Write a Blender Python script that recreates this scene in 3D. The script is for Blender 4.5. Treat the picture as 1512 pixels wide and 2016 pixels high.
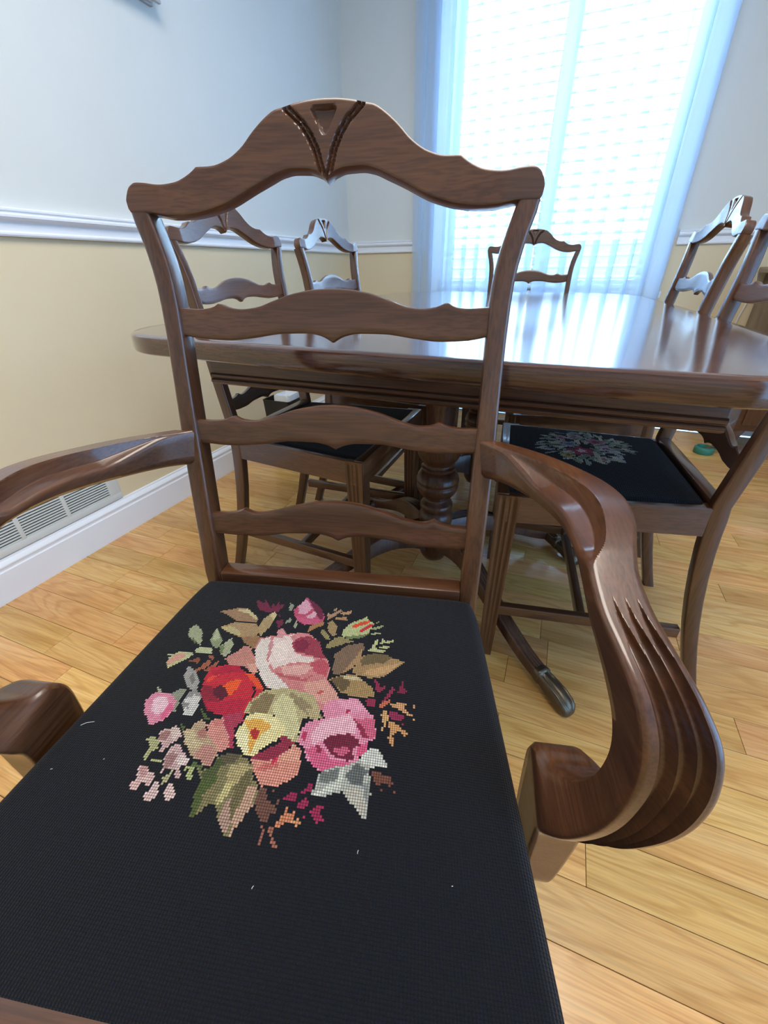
import bpy, bmesh, math, random
from math import sin, cos, pi, radians, sqrt
from mathutils import Vector, Matrix

SC = bpy.context.scene
COL = SC.collection
for o in list(bpy.data.objects):
    bpy.data.objects.remove(o)

# ------------------------------------------------------------------ camera
def set_camera():
    yaw, pitch, roll = radians(22.69), radians(30.44), radians(-0.828)
    f = Vector((-sin(yaw)*cos(pitch), cos(yaw)*cos(pitch), -sin(pitch)))
    r = Vector((cos(yaw), sin(yaw), 0))
    u = r.cross(f)
    r2 = cos(roll)*r + sin(roll)*u
    u2 = -sin(roll)*r + cos(roll)*u
    cd = bpy.data.cameras.new('camera')
    cd.sensor_fit = 'VERTICAL'; cd.sensor_height = 36.0
    cd.lens = 815.5/2016*36.0
    cd.clip_start = 0.01; cd.clip_end = 100
    co = bpy.data.objects.new('camera', cd); COL.objects.link(co)
    M = Matrix((r2, u2, -f)).transposed().to_4x4()
    M.translation = Vector((0, 0, 0.84))
    co.matrix_world = M
    SC.camera = co
set_camera()

# ------------------------------------------------------------------ light
def set_light():
    w = bpy.data.worlds.new('daylight'); SC.world = w; w.use_nodes = True
    bg = w.node_tree.nodes['Background']
    bg.inputs[0].default_value = (0.30, 0.58, 1.0, 1); bg.inputs[1].default_value = 2.7
    def area(name, loc, rot, sx, sy, power, col):
        l = bpy.data.lights.new(name, 'AREA'); l.shape = 'RECTANGLE'
        l.size = sx; l.size_y = sy; l.energy = power; l.color = col
        o = bpy.data.objects.new(name, l); COL.objects.link(o)
        o.location = loc; o.rotation_euler = rot
        return o
    # bright sky outside the dining room window (behind glass, blind and sheers)
    area('window_daylight', (-0.31, 3.95, 1.95), (radians(-90), 0, 0), 1.5, 1.9, 80, (0.58, 0.82, 1.0))
    # added fill light under the ceiling, out of view (made-up panel built below)
    area('ceiling_fill_light', (-0.02, 0.34, 2.375), (0, 0, 0), 1.2, 1.2, 31, (1.0, 0.93, 0.84))
    SC.view_settings.view_transform = 'Standard'
    SC.view_settings.look = 'None'
    SC.view_settings.gamma = 1.0
    SC.view_settings.use_curve_mapping = False
    SC.view_settings.exposure = 0.60
set_light()

# ------------------------------------------------------------------ materials
def nt(name):
    m = bpy.data.materials.new(name); m.use_nodes = True
    t = m.node_tree
    return m, t, t.nodes['Principled BSDF']
def N(t, kind, **kw):
    n = t.nodes.new(kind)
    for k, v in kw.items():
        if k.startswith('i_'):
            key = k[2:]
            key = int(key) if key.isdigit() else key
            n.inputs[key].default_value = v
        else:
            setattr(n, k, v)
    return n
def ramp(t, stops):
    n = t.nodes.new('ShaderNodeValToRGB')
    e = n.color_ramp.elements
    while len(e) < len(stops): e.new(0.5)
    for i, (p, c) in enumerate(stops):
        e[i].position = p; e[i].color = (*c, 1)
    return n

def plain(name, col, rough=0.5, metal=0.0, bump=0.0, bscale=200, spec=0.5, var=0.06):
    m, t, b = nt(name)
    tc = N(t, 'ShaderNodeTexCoord')
    no = N(t, 'ShaderNodeTexNoise', i_Scale=6.0, i_Detail=4.0)
    t.links.new(tc.outputs['Object'], no.inputs['Vector'])
    r = ramp(t, [(0.3, tuple(c*(1-var) for c in col)), (0.7, tuple(min(1, c*(1+var)) for c in col))])
    t.links.new(no.outputs['Fac'], r.inputs[0]); t.links.new(r.outputs[0], b.inputs['Base Color'])
    b.inputs['Roughness'].default_value = rough; b.inputs['Metallic'].default_value = metal
    b.inputs['Specular IOR Level'].default_value = spec
    if bump:
        n2 = N(t, 'ShaderNodeTexNoise', i_Scale=bscale, i_Detail=3.0)
        t.links.new(tc.outputs['Object'], n2.inputs['Vector'])
        bp = N(t, 'ShaderNodeBump', i_Strength=bump, i_Distance=0.001)
        t.links.new(n2.outputs['Fac'], bp.inputs['Height']); t.links.new(bp.outputs[0], b.inputs['Normal'])
    return m

def wood(name, axis, dark, mid, light, rough=0.34, coat=0.25, scale=1.0, rnd=False, gr=1.0):
    """wood with grain running along axis 0/1/2 of the object's own coordinates"""
    m, t, b = nt(name)
    tc = N(t, 'ShaderNodeTexCoord')
    src = tc.outputs['Object']
    if rnd:
        oi = N(t, 'ShaderNodeObjectInfo')
        mu = N(t, 'ShaderNodeMath', operation='MULTIPLY', i_1=57.0)
        t.links.new(oi.outputs['Random'], mu.inputs[0])
        cx = N(t, 'ShaderNodeCombineXYZ')
        for i in range(3): t.links.new(mu.outputs[0], cx.inputs[i])
        va = N(t, 'ShaderNodeVectorMath', operation='ADD')
        t.links.new(src, va.inputs[0]); t.links.new(cx.outputs[0], va.inputs[1]); src = va.outputs[0]
    mp = N(t, 'ShaderNodeMapping')
    s = [26.0*scale]*3; s[axis] = 2.2*scale
    mp.inputs['Scale'].default_value = s
    t.links.new(src, mp.inputs['Vector'])
    n1 = N(t, 'ShaderNodeTexNoise', i_Scale=1.0, i_Detail=6.0, i_Roughness=0.6, i_Distortion=0.8)
    t.links.new(mp.outputs[0], n1.inputs['Vector'])
    mp2 = N(t, 'ShaderNodeMapping')
    s2 = [420.0*scale]*3; s2[axis] = 14.0*scale
    mp2.inputs['Scale'].default_value = s2
    t.links.new(src, mp2.inputs['Vector'])
    n2 = N(t, 'ShaderNodeTexNoise', i_Scale=1.0, i_Detail=2.0)
    t.links.new(mp2.outputs[0], n2.inputs['Vector'])
    r1 = ramp(t, [(0.28, dark), (0.52, mid), (0.75, light)])
    t.links.new(n1.outputs['Fac'], r1.inputs[0])
    r2 = ramp(t, [(0.38, (1-0.45*gr,)*3), (0.58, (1, 1, 1))])
    t.links.new(n2.outputs['Fac'], r2.inputs[0])
    mx = N(t, 'ShaderNodeMixRGB', blend_type='MULTIPLY', i_0=1.0)
    t.links.new(r1.outputs[0], mx.inputs[1]); t.links.new(r2.outputs[0], mx.inputs[2])
    out = mx.outputs[0]
    if rnd:
        mp3 = N(t, 'ShaderNodeMapping'); mp3.inputs['Scale'].default_value = (1.5, 11.0, 11.0)
        t.links.new(src, mp3.inputs['Vector'])
        n3 = N(t, 'ShaderNodeTexNoise', i_Scale=1.0, i_Detail=2.0, i_Roughness=0.45)
        t.links.new(mp3.outputs[0], n3.inputs['Vector'])
        k1 = N(t, 'ShaderNodeMath', operation='MULTIPLY', i_1=95.0); t.links.new(n3.outputs['Fac'], k1.inputs[0])
        k2 = N(t, 'ShaderNodeMath', operation='SINE'); t.links.new(k1.outputs[0], k2.inputs[0])
        r3 = ramp(t, [(0.0, (1, 1, 1)), (0.62, (1, 1, 1)), (1.0, (0.87, 0.82, 0.76))])
        k3 = N(t, 'ShaderNodeMapRange', i_1=-1.0, i_2=1.0, i_3=0.0, i_4=1.0); t.links.new(k2.outputs[0], k3.inputs[0])
        t.links.new(k3.outputs[0], r3.inputs[0])
        mg = N(t, 'ShaderNodeMixRGB', blend_type='MULTIPLY', i_0=1.0)
        t.links.new(out, mg.inputs[1]); t.links.new(r3.outputs[0], mg.inputs[2]); out = mg.outputs[0]
        hs = N(t, 'ShaderNodeHueSaturation')
        mr = N(t, 'ShaderNodeMapRange', i_3=0.86, i_4=1.10)
        t.links.new(oi.outputs['Random'], mr.inputs[0]); t.links.new(mr.outputs[0], hs.inputs['Value'])
        m2 = N(t, 'ShaderNodeMath', operation='MULTIPLY', i_1=7.31)
        fr = N(t, 'ShaderNodeMath', operation='FRACT')
        mr2 = N(t, 'ShaderNodeMapRange', i_3=0.488, i_4=0.508)
        t.links.new(oi.outputs['Random'], m2.inputs[0]); t.links.new(m2.outputs[0], fr.inputs[0])
        t.links.new(fr.outputs[0], mr2.inputs[0]); t.links.new(mr2.outputs[0], hs.inputs['Hue'])
        t.links.new(out, hs.inputs['Color']); out = hs.outputs[0]
    t.links.new(out, b.inputs['Base Color'])
    b.inputs['Roughness'].default_value = rough
    b.inputs['Coat Weight'].default_value = coat; b.inputs['Coat Roughness'].default_value = 0.12
    bp = N(t, 'ShaderNodeBump', i_Strength=0.12, i_Distance=0.0006)
    t.links.new(n2.outputs['Fac'], bp.inputs['Height']); t.links.new(bp.outputs[0], b.inputs['Normal'])
    return m

WD = ((0.056, 0.0195, 0.0075), (0.093, 0.034, 0.0125), (0.148, 0.058, 0.022))
M = {}
for i, a in enumerate('xyz'):
    M['wood_'+a] = wood('walnut_grain_'+a, i, *WD, rough=0.36, coat=0.7, gr=0.7)
WT = ((0.050, 0.019, 0.010), (0.096, 0.037, 0.018), (0.16, 0.070, 0.034))
for i, a in enumerate('xyz'):
    M['table_'+a] = wood('table_mahogany_'+a, i, *WT, rough=0.13, coat=0.8)
    M['apron_'+a] = wood('apron_mahogany_'+a, i, *WT, rough=0.34, coat=0.2)
M['oak'] = wood('oak_floor', 0, (0.60, 0.30, 0.085), (0.77, 0.44, 0.15), (0.84, 0.54, 0.225), rough=0.27, coat=0.3, scale=0.8, rnd=True, gr=0.35)
M['subfloor'] = plain('floor_joint', (0.10, 0.055, 0.025), 0.8)
M['wall_up'] = plain('upper_wall_paint', (0.70, 0.71, 0.67), 0.65, bump=0.05, bscale=300, var=0.01)
M['wall_low'] = plain('lower_wall_paint', (0.76, 0.64, 0.42), 0.65, bump=0.05, bscale=300, var=0.01)
M['trim'] = plain('white_trim_paint', (0.84, 0.87, 0.91), 0.35, var=0.01)
M['ceiling'] = plain('ceiling_paint', (0.80, 0.80, 0.78), 0.8, var=0.01)
M['vent'] = plain('vent_enamel', (0.68, 0.72, 0.70), 0.35, var=0.01)
M['vent_dark'] = plain('vent_duct', (0.03, 0.035, 0.04), 0.7)
M['brass'] = plain('aged_brass', (0.13, 0.105, 0.075), 0.36, metal=0.85)
M['black'] = plain('black_plastic', (0.012, 0.012, 0.013), 0.35)
M['bag'] = plain('white_plastic_bag', (0.72, 0.78, 0.84), 0.25, var=0.1)
M['green'] = plain('green_rubber', (0.03, 0.20, 0.14), 0.45)
M['blind'] = plain('blind_vinyl', (0.80, 0.82, 0.84), 0.4, var=0.01)
M['frame_grey'] = plain('grey_frame', (0.42, 0.43, 0.43), 0.4)
M['picture'] = plain('pale_picture', (0.60, 0.62, 0.62), 0.6)
M['cord'] = plain('white_cable', (0.75, 0.72, 0.66), 0.5)
M['thread'] = plain('lint_thread', (0.5, 0.5, 0.5), 0.8)

def glass_mat():
    m, t, b = nt('window_glass')
    b.inputs['Base Color'].default_value = (1, 1, 1, 1)
    b.inputs['Roughness'].default_value = 0.0
    b.inputs['Transmission Weight'].default_value = 1.0
    b.inputs['IOR'].default_value = 1.05
    return m
M['glass'] = glass_mat()

def sheer_mat():
    m, t, b = nt('sheer_voile')
    out = t.nodes['Material Output']
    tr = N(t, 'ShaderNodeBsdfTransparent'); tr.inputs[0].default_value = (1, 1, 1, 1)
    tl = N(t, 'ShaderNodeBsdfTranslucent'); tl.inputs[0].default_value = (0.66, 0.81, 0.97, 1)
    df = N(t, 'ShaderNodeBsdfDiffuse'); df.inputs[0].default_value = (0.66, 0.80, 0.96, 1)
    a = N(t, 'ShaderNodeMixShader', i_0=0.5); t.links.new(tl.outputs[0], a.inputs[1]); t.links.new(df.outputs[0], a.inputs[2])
    tc = N(t, 'ShaderNodeTexCoord')
    mp = N(t, 'ShaderNodeMapping'); mp.inputs['Scale'].default_value = (900, 900, 4)
    no = N(t, 'ShaderNodeTexNoise', i_Scale=1.0, i_Detail=1.0)
    t.links.new(tc.outputs['Object'], mp.inputs[0]); t.links.new(mp.outputs[0], no.inputs['Vector'])
    mr = N(t, 'ShaderNodeMapRange', i_3=0.56, i_4=0.68)
    t.links.new(no.outputs['Fac'], mr.inputs[0])
    mx = N(t, 'ShaderNodeMixShader'); t.links.new(mr.outputs[0], mx.inputs[0])
    t.links.new(tr.outputs[0], mx.inputs[1]); t.links.new(a.outputs[0], mx.inputs[2])
    t.links.new(mx.outputs[0], out.inputs['Surface'])
    return m
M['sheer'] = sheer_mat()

def needle_mat():
    """woollen cross stitch: colour per stitch comes from the mesh, relief from the stitch grid"""
    m, t, b = nt('needlepoint_wool')
    at = N(t, 'ShaderNodeAttribute', attribute_name='wool')
    uv = N(t, 'ShaderNodeUVMap')
    sx = N(t, 'ShaderNodeSeparateXYZ'); t.links.new(uv.outputs[0], sx.inputs[0])
    hs = []
    for i in range(2):
        f = N(t, 'ShaderNodeMath', operation='FRACT'); t.links.new(sx.outputs[i], f.inputs[0])
        s = N(t, 'ShaderNodeMath', operation='MULTIPLY', i_1=pi); t.links.new(f.outputs[0], s.inputs[0])
        q = N(t, 'ShaderNodeMath', operation='SINE'); t.links.new(s.outputs[0], q.inputs[0]); hs.append(q)
    mul = N(t, 'ShaderNodeMath', operation='MULTIPLY'); t.links.new(hs[0].outputs[0], mul.inputs[0]); t.links.new(hs[1].outputs[0], mul.inputs[1])
    pw = N(t, 'ShaderNodeMath', operation='POWER', i_1=0.5); t.links.new(mul.outputs[0], pw.inputs[0])
    no = N(t, 'ShaderNodeTexNoise', i_Scale=9.0, i_Detail=3.0); t.links.new(uv.outputs[0], no.inputs['Vector'])
    ad = N(t, 'ShaderNodeMath', operation='MULTIPLY_ADD', i_1=0.35); t.links.new(no.outputs['Fac'], ad.inputs[0]); t.links.new(pw.outputs[0], ad.inputs[2])
    bp = N(t, 'ShaderNodeBump', i_Strength=0.9, i_Distance=0.0011); t.links.new(ad.outputs[0], bp.inputs['Height'])
    t.links.new(bp.outputs[0], b.inputs['Normal'])
    mr = N(t, 'ShaderNodeMapRange', i_3=0.84, i_4=1.10); t.links.new(no.outputs['Fac'], mr.inputs[0])
    mx = N(t, 'ShaderNodeMixRGB', blend_type='MULTIPLY', i_0=1.0)
    t.links.new(at.outputs['Color'], mx.inputs[1]); t.links.new(mr.outputs[0], mx.inputs[2])
    gap = N(t, 'ShaderNodeMapRange', i_1=0.15, i_2=0.75, i_3=0.30, i_4=1.08); t.links.new(pw.outputs[0], gap.inputs[0])
    my = N(t, 'ShaderNodeMixRGB', blend_type='MULTIPLY', i_0=1.0)      # dark canvas shows between the stitches
    t.links.new(mx.outputs[0], my.inputs[1]); t.links.new(gap.outputs[0], my.inputs[2])
    t.links.new(my.outputs[0], b.inputs['Base Color'])
    b.inputs['Roughness'].default_value = 0.85
    b.inputs['Specular IOR Level'].default_value = 0.2
    b.inputs['Sheen Weight'].default_value = 0.06; b.inputs['Sheen Roughness'].default_value = 0.4
    return m
M['needle'] = needle_mat()

# ------------------------------------------------------------------ mesh helpers
def mesh_obj(name, verts, faces, mat, parent=None, smooth=True, angle=40):
    me = bpy.data.meshes.new(name)
    me.from_pydata([tuple(v) for v in verts], [], faces)
    me.update()
    bm = bmesh.new(); bm.from_mesh(me)
    bmesh.ops.recalc_face_normals(bm, faces=bm.faces)
    bm.to_mesh(me); bm.free()
    if smooth:
        me.polygons.foreach_set('use_smooth', [True]*len(me.polygons))
        me.set_sharp_from_angle(angle=radians(angle))
    if mat is not None: me.materials.append(mat)
    o = bpy.data.objects.new(name, me); COL.objects.link(o)
    if parent is not None: o.parent = parent
    return o
def link_mesh(name, me, parent=None):
    o = bpy.data.objects.new(name, me); COL.objects.link(o)
    if parent is not None: o.parent = parent
    return o
def tag(o, label=None, cat=None, group=None, kind=None):
    if label: o['label'] = label
    if cat: o['category'] = cat
    if group: o['group'] = group
    if kind: o['kind'] = kind
    return o
def empty(name, loc, rz=0.0):
    o = bpy.data.objects.new(name, None); COL.objects.link(o)
    o.location = loc; o.rotation_euler = (0, 0, rz); o.empty_display_size = 0.1
    return o
def bm_obj(name, bm, mat, parent=None, smooth=True, angle=40):
    me = bpy.data.meshes.new(name); bm.to_mesh(me); bm.free()
    if smooth:
        me.polygons.foreach_set('use_smooth', [True]*len(me.polygons))
        me.set_sharp_from_angle(angle=radians(angle))
    if mat is not None: me.materials.append(mat)
    return link_mesh(name, me, parent)
def box_bm(x0, x1, y0, y1, z0, z1, bev=0.0, seg=2):
    bm = bmesh.new()
    bmesh.ops.create_cube(bm, size=1.0)
    for v in bm.verts:
        v.co = ((x0+x1)/2+v.co.x*(x1-x0), (y0+y1)/2+v.co.y*(y1-y0), (z0+z1)/2+v.co.z*(z1-z0))
    if bev:
        bmesh.ops.bevel(bm, geom=list(bm.edges), offset=bev, segments=seg, affect='EDGES', profile=0.5)
    return bm
def box(name, x0, x1, y0, y1, z0, z1, mat, parent=None, bev=0.003, seg=2):
    return bm_obj(name, box_bm(x0, x1, y0, y1, z0, z1, bev, seg), mat, parent)
def loft(name, rings, mat, parent=None, cap=True, angle=40, closed=True):
    n = len(rings[0]); V = []; F = []
    for r in rings: V += r
    for i in range(len(rings)-1):
        for j in range(n if closed else n-1):
            k = (j+1) % n
            F.append((i*n+j, i*n+k, (i+1)*n+k, (i+1)*n+j))
    if cap:
        F.append(tuple(range(n-1, -1, -1))); b = (len(rings)-1)*n
        F.append(tuple(range(b, b+n)))
    return mesh_obj(name, V, F, mat, parent, angle=angle)
def rrect(w, h, r, n=3):
    pts = []
    for cx, cy, a0 in ((w/2-r, h/2-r, 0), (-w/2+r, h/2-r, 90), (-w/2+r, -h/2+r, 180), (w/2-r, -h/2+r, 270)):
        for i in range(n+1):
            a = radians(a0+90*i/n); pts.append((cx+r*cos(a), cy+r*sin(a)))
    return pts
def lathe(name, prof, mat, parent=None, cx=0, cy=0, n=40):
    rings = [[(cx+max(r, 1e-4)*cos(2*pi*k/n), cy+max(r, 1e-4)*sin(2*pi*k/n), z) for k in range(n)] for r, z in prof]
    return loft(name, rings, mat, parent, angle=50)
def lerp(a, b, t): return a+(b-a)*t
def interp(pts, x):
    if x <= pts[0][0]: return pts[0][1]
    for (x0, y0), (x1, y1) in zip(pts, pts[1:]):
        if x <= x1: return lerp(y0, y1, (x-x0)/(x1-x0) if x1 > x0 else 0)
    return pts[-1][1]
def spl(pts, x):
    """monotone-parameter Catmull-Rom through (x, y) points"""
    n = len(pts)
    if x <= pts[0][0]: return pts[0][1]
    if x >= pts[-1][0]: return pts[-1][1]
    i = 0
    while not (pts[i][0] <= x <= pts[i+1][0]): i += 1
    x0, y0 = pts[i]; x1, y1 = pts[i+1]; h = x1-x0
    def slope(k):
        if k <= 0 or k >= n-1: return (pts[min(k+1, n-1)][1]-pts[max(k-1, 0)][1])/max(1e-9, pts[min(k+1, n-1)][0]-pts[max(k-1, 0)][0])
        a = (pts[k][1]-pts[k-1][1])/(pts[k][0]-pts[k-1][0]); b = (pts[k+1][1]-pts[k][1])/(pts[k+1][0]-pts[k][0])
        return 0 if a*b <= 0 else 2*a*b/(a+b)
    t = (x-x0)/h; m0 = slope(i)*h; m1 = slope(i+1)*h
    return (2*t**3-3*t**2+1)*y0+(t**3-2*t**2+t)*m0+(-2*t**3+3*t**2)*y1+(t**3-t**2)*m1
def crom(P, s):
    """Catmull-Rom over a list of tuples, s in 0..len-1"""
    n = len(P); i = min(int(s), n-2); t = s-i
    p0, p1, p2, p3 = P[max(i-1, 0)], P[i], P[i+1], P[min(i+2, n-1)]
    return tuple(0.5*((2*b)+(-a+c)*t+(2*a-5*b+4*c-d)*t*t+(-a+3*b-3*c+d)*t**3) for a, b, c, d in zip(p0, p1, p2, p3))
def sweep(name, path, wh, mat, parent=None, r=0.004, up=Vector((0, 0, 1)), n=3):
    """rounded-rect sweep along a path of Vectors, wh(i) gives (width, height)"""
    rings = []
    for i, p in enumerate(path):
        d = (path[min(i+1, len(path)-1)]-path[max(i-1, 0)]).normalized()
        s = d.cross(up).normalized(); u2 = s.cross(d).normalized()
        w, h = wh(i/(len(path)-1))
        rings.append([tuple(p+s*a+u2*b) for a, b in rrect(w, h, min(r, w*.45, h*.45), n)])
    return loft(name, rings, mat, parent)
def tube(name, path, rad, mat, parent=None, n=8):
    rings = []
    for i, p in enumerate(path):
        d = (path[min(i+1, len(path)-1)]-path[max(i-1, 0)]).normalized()
        a = Vector((0, 0, 1)) if abs(d.z) < 0.9 else Vector((1, 0, 0))
        s = d.cross(a).normalized(); u2 = s.cross(d).normalized()
        rings.append([tuple(p+(s*cos(2*pi*k/n)+u2*sin(2*pi*k/n))*rad) for k in range(n)])
    return loft(name, rings, mat, parent)

# ------------------------------------------------------------------ room
XL, YB, XR, YR, ZC = -1.405, 2.85, 2.3, -2.6, 2.44
WX0, WX1, WZ0, WZ1 = -0.80, 0.33, 0.72, 2.12     # window opening
RB = 0.925                                       # underside of chair rail

def quad_wall(name, pieces, label=None):
    """pieces: (x0,x1,y0,y1,z0,z1,material)"""
    V = []; F = []; mats = []; idx = []
    for (x0, x1, y0, y1, z0, z1, m) in pieces:
        b = len(V)
        V += [(x0, y0, z0), (x1, y0, z0), (x1, y1, z0), (x0, y1, z0), (x0, y0, z1), (x1, y0, z1), (x1, y1, z1), (x0, y1, z1)]
        if m not in mats: mats.append(m)
        for f in ((0, 3, 2, 1), (4, 5, 6, 7), (0, 1, 5, 4), (1, 2, 6, 5), (2, 3, 7, 6), (3, 0, 4, 7)):
            F.append(tuple(b+i for i in f)); idx.append(mats.index(m))
    me = bpy.data.meshes.new(name); me.from_pydata(V, [], F); me.update()
    for m in mats: me.materials.append(m)
    me.polygons.foreach_set('material_index', idx)
    o = link_mesh(name, me); o['kind'] = 'structure'
    return o

def room():
    up, lo = M['wall_up'], M['wall_low']
    quad_wall('wall_left', [(XL-.12, XL, YR, YB+.14, 0, RB+.03, lo), (XL-.12, XL, YR, YB+.14, RB+.03, ZC, up)])
    T = YB+.14
    quad_wall('wall_back', [
        (XL, WX0, YB, T, 0, RB+.03, lo), (XL, WX0, YB, T, RB+.03, ZC, up),
        (WX1, XR, YB, T, 0, RB+.03, lo), (WX1, XR, YB, T, RB+.03, ZC, up),
        (WX0, WX1, YB, T, 0, WZ0, lo), (WX0, WX1, YB, T, WZ1, ZC, up)])
    # unseen right wall; its wide opening is added to let in fill daylight
    quad_wall('wall_right', [(XR, XR+.12, .95, T, 0, RB+.03, lo), (XR, XR+.12, .95, T, RB+.03, ZC, up),
        (XR, XR+.12, YR, -1.8, 0, RB+.03, lo), (XR, XR+.12, YR, -1.8, RB+.03, ZC, up), (XR, XR+.12, -1.8, .95, 2.2, ZC, up)])
    quad_wall('wall_rear', [(XL-.12, XR+.12, YR-.12, YR, 0, RB+.03, lo), (XL-.12, XR+.12, YR-.12, YR, RB+.03, ZC, up)])
    quad_wall('ceiling', [(XL-.12, XR+.12, YR-.12, T, ZC, ZC+.1, M['ceiling'])])
    fl = quad_wall('floor', [(XL, XR, YR, YB, -0.05, -0.012, M['subfloor'])])
    # oak strip planks, running along x, slightly turned as in the photo
    rnd = random.Random(11)
    pitch = 0.0838; ang = radians(0.8)
    R = Matrix.Rotation(ang, 4, 'Z')
    cache = {}
    # known end joints: row index k has its near edge at y = 0.265 + k*pitch (at x = -0.5)
    joints = {0: [-0.98], 2: [-0.95], 3: [-1.06], 4: [-1.17], 5: [0.487], 8: [0.417]}
    y0 = 0.2785-0.0055
    cnt = 0
    for k in range(-7, 32):
        xs = []
        if k in joints: x = joints[k][0]
        else: x = XL+rnd.uniform(0.12, 0.7)
        a = x
        while a > XL-.02:
            xs.append(a); a -= rnd.uniform(0.38, 0.78)
        xs.append(a)
        a = x
        xmax = XR
        while a < xmax:
            a += rnd.uniform(0.42, 0.92); xs.append(a)
        xs = sorted(set(round(v, 2) for v in xs))
        for p, q in zip(xs, xs[1:]):
            p2 = max(p, -1.40); q2 = min(q, 2.29)
            if q2-p2 < 0.06: continue
            yy0 = y0+k*pitch
            if yy0+pitch > YB-.02: continue
            L = round(q2-p2, 2)
            key = L
            if key not in cache:
                bm = box_bm(0, L-0.0009, 0, pitch-0.0010, -0.0118, 0, 0.0005, 1)
                me = bpy.data.meshes.new('plank'); bm.to_mesh(me); bm.free(); me.materials.append(M['oak']); cache[key] = me
            o = link_mesh('plank', cache[key], fl)
            loc = R @ Vector((p2, yy0, 0)); o.location = (loc.x, loc.y, 0.0); o.rotation_euler = (0, 0, ang)
            cnt += 1
    # the rest of the floor, out of view: one slab of the same boards
    quad_wall('floor_rest', [(XL, XR, YR, -0.29, -0.012, -0.0008, M['oak'])])
    print('planks', cnt)
    # baseboards: moulded profile (depth, z)
    prof = [(0, 0), (.016, 0), (.016, .092), (.013, .096), (.013, .102), (.015, .105), (.015, .109), (.010, .118), (.006, .121), (.005, .127), (0, .128)]
    def mould(name, prof, a, b, nrm):
        a = Vector(a); b = Vector(b); nrm = Vector(nrm)
        rings = [[tuple(p+nrm*d+Vector((0, 0, z))) for d, z in prof] for p in (a, b)]
        o = loft(name, rings, M['trim'], angle=25); o['kind'] = 'structure'; return o
    mould('baseboard_left', prof, (XL, YR, 0), (XL, YB, 0), (1, 0, 0))
    mould('baseboard_back', prof, (XL, YB, 0), (XR, YB, 0), (0, -1, 0))
    mould('baseboard_right', prof, (XR, .95, 0), (XR, YB, 0), (-1, 0, 0))
    rp = [(0, 0), (.012, 0), (.014, .004), (.014, .008), (.009, .012), (.009, .030), (.012, .034), (.020, .037), (.024, .042), (.024, .047), (.019, .050), (.018, .053), (.022, .056), (.022, .060), (.010, .064), (0, .065)]
    def rail(name, a, b, nrm):
        return mould(name, rp, (a[0], a[1], RB), (b[0], b[1], RB), nrm)
    rail('trim_1', (XL, YR), (XL, YB), (1, 0, 0))
    rail('trim_2', (XL, YB), (WX0-.09, YB), (0, -1, 0))
    rail('trim_3', (WX1+.09, YB), (XR, YB), (0, -1, 0))
room()

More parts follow.
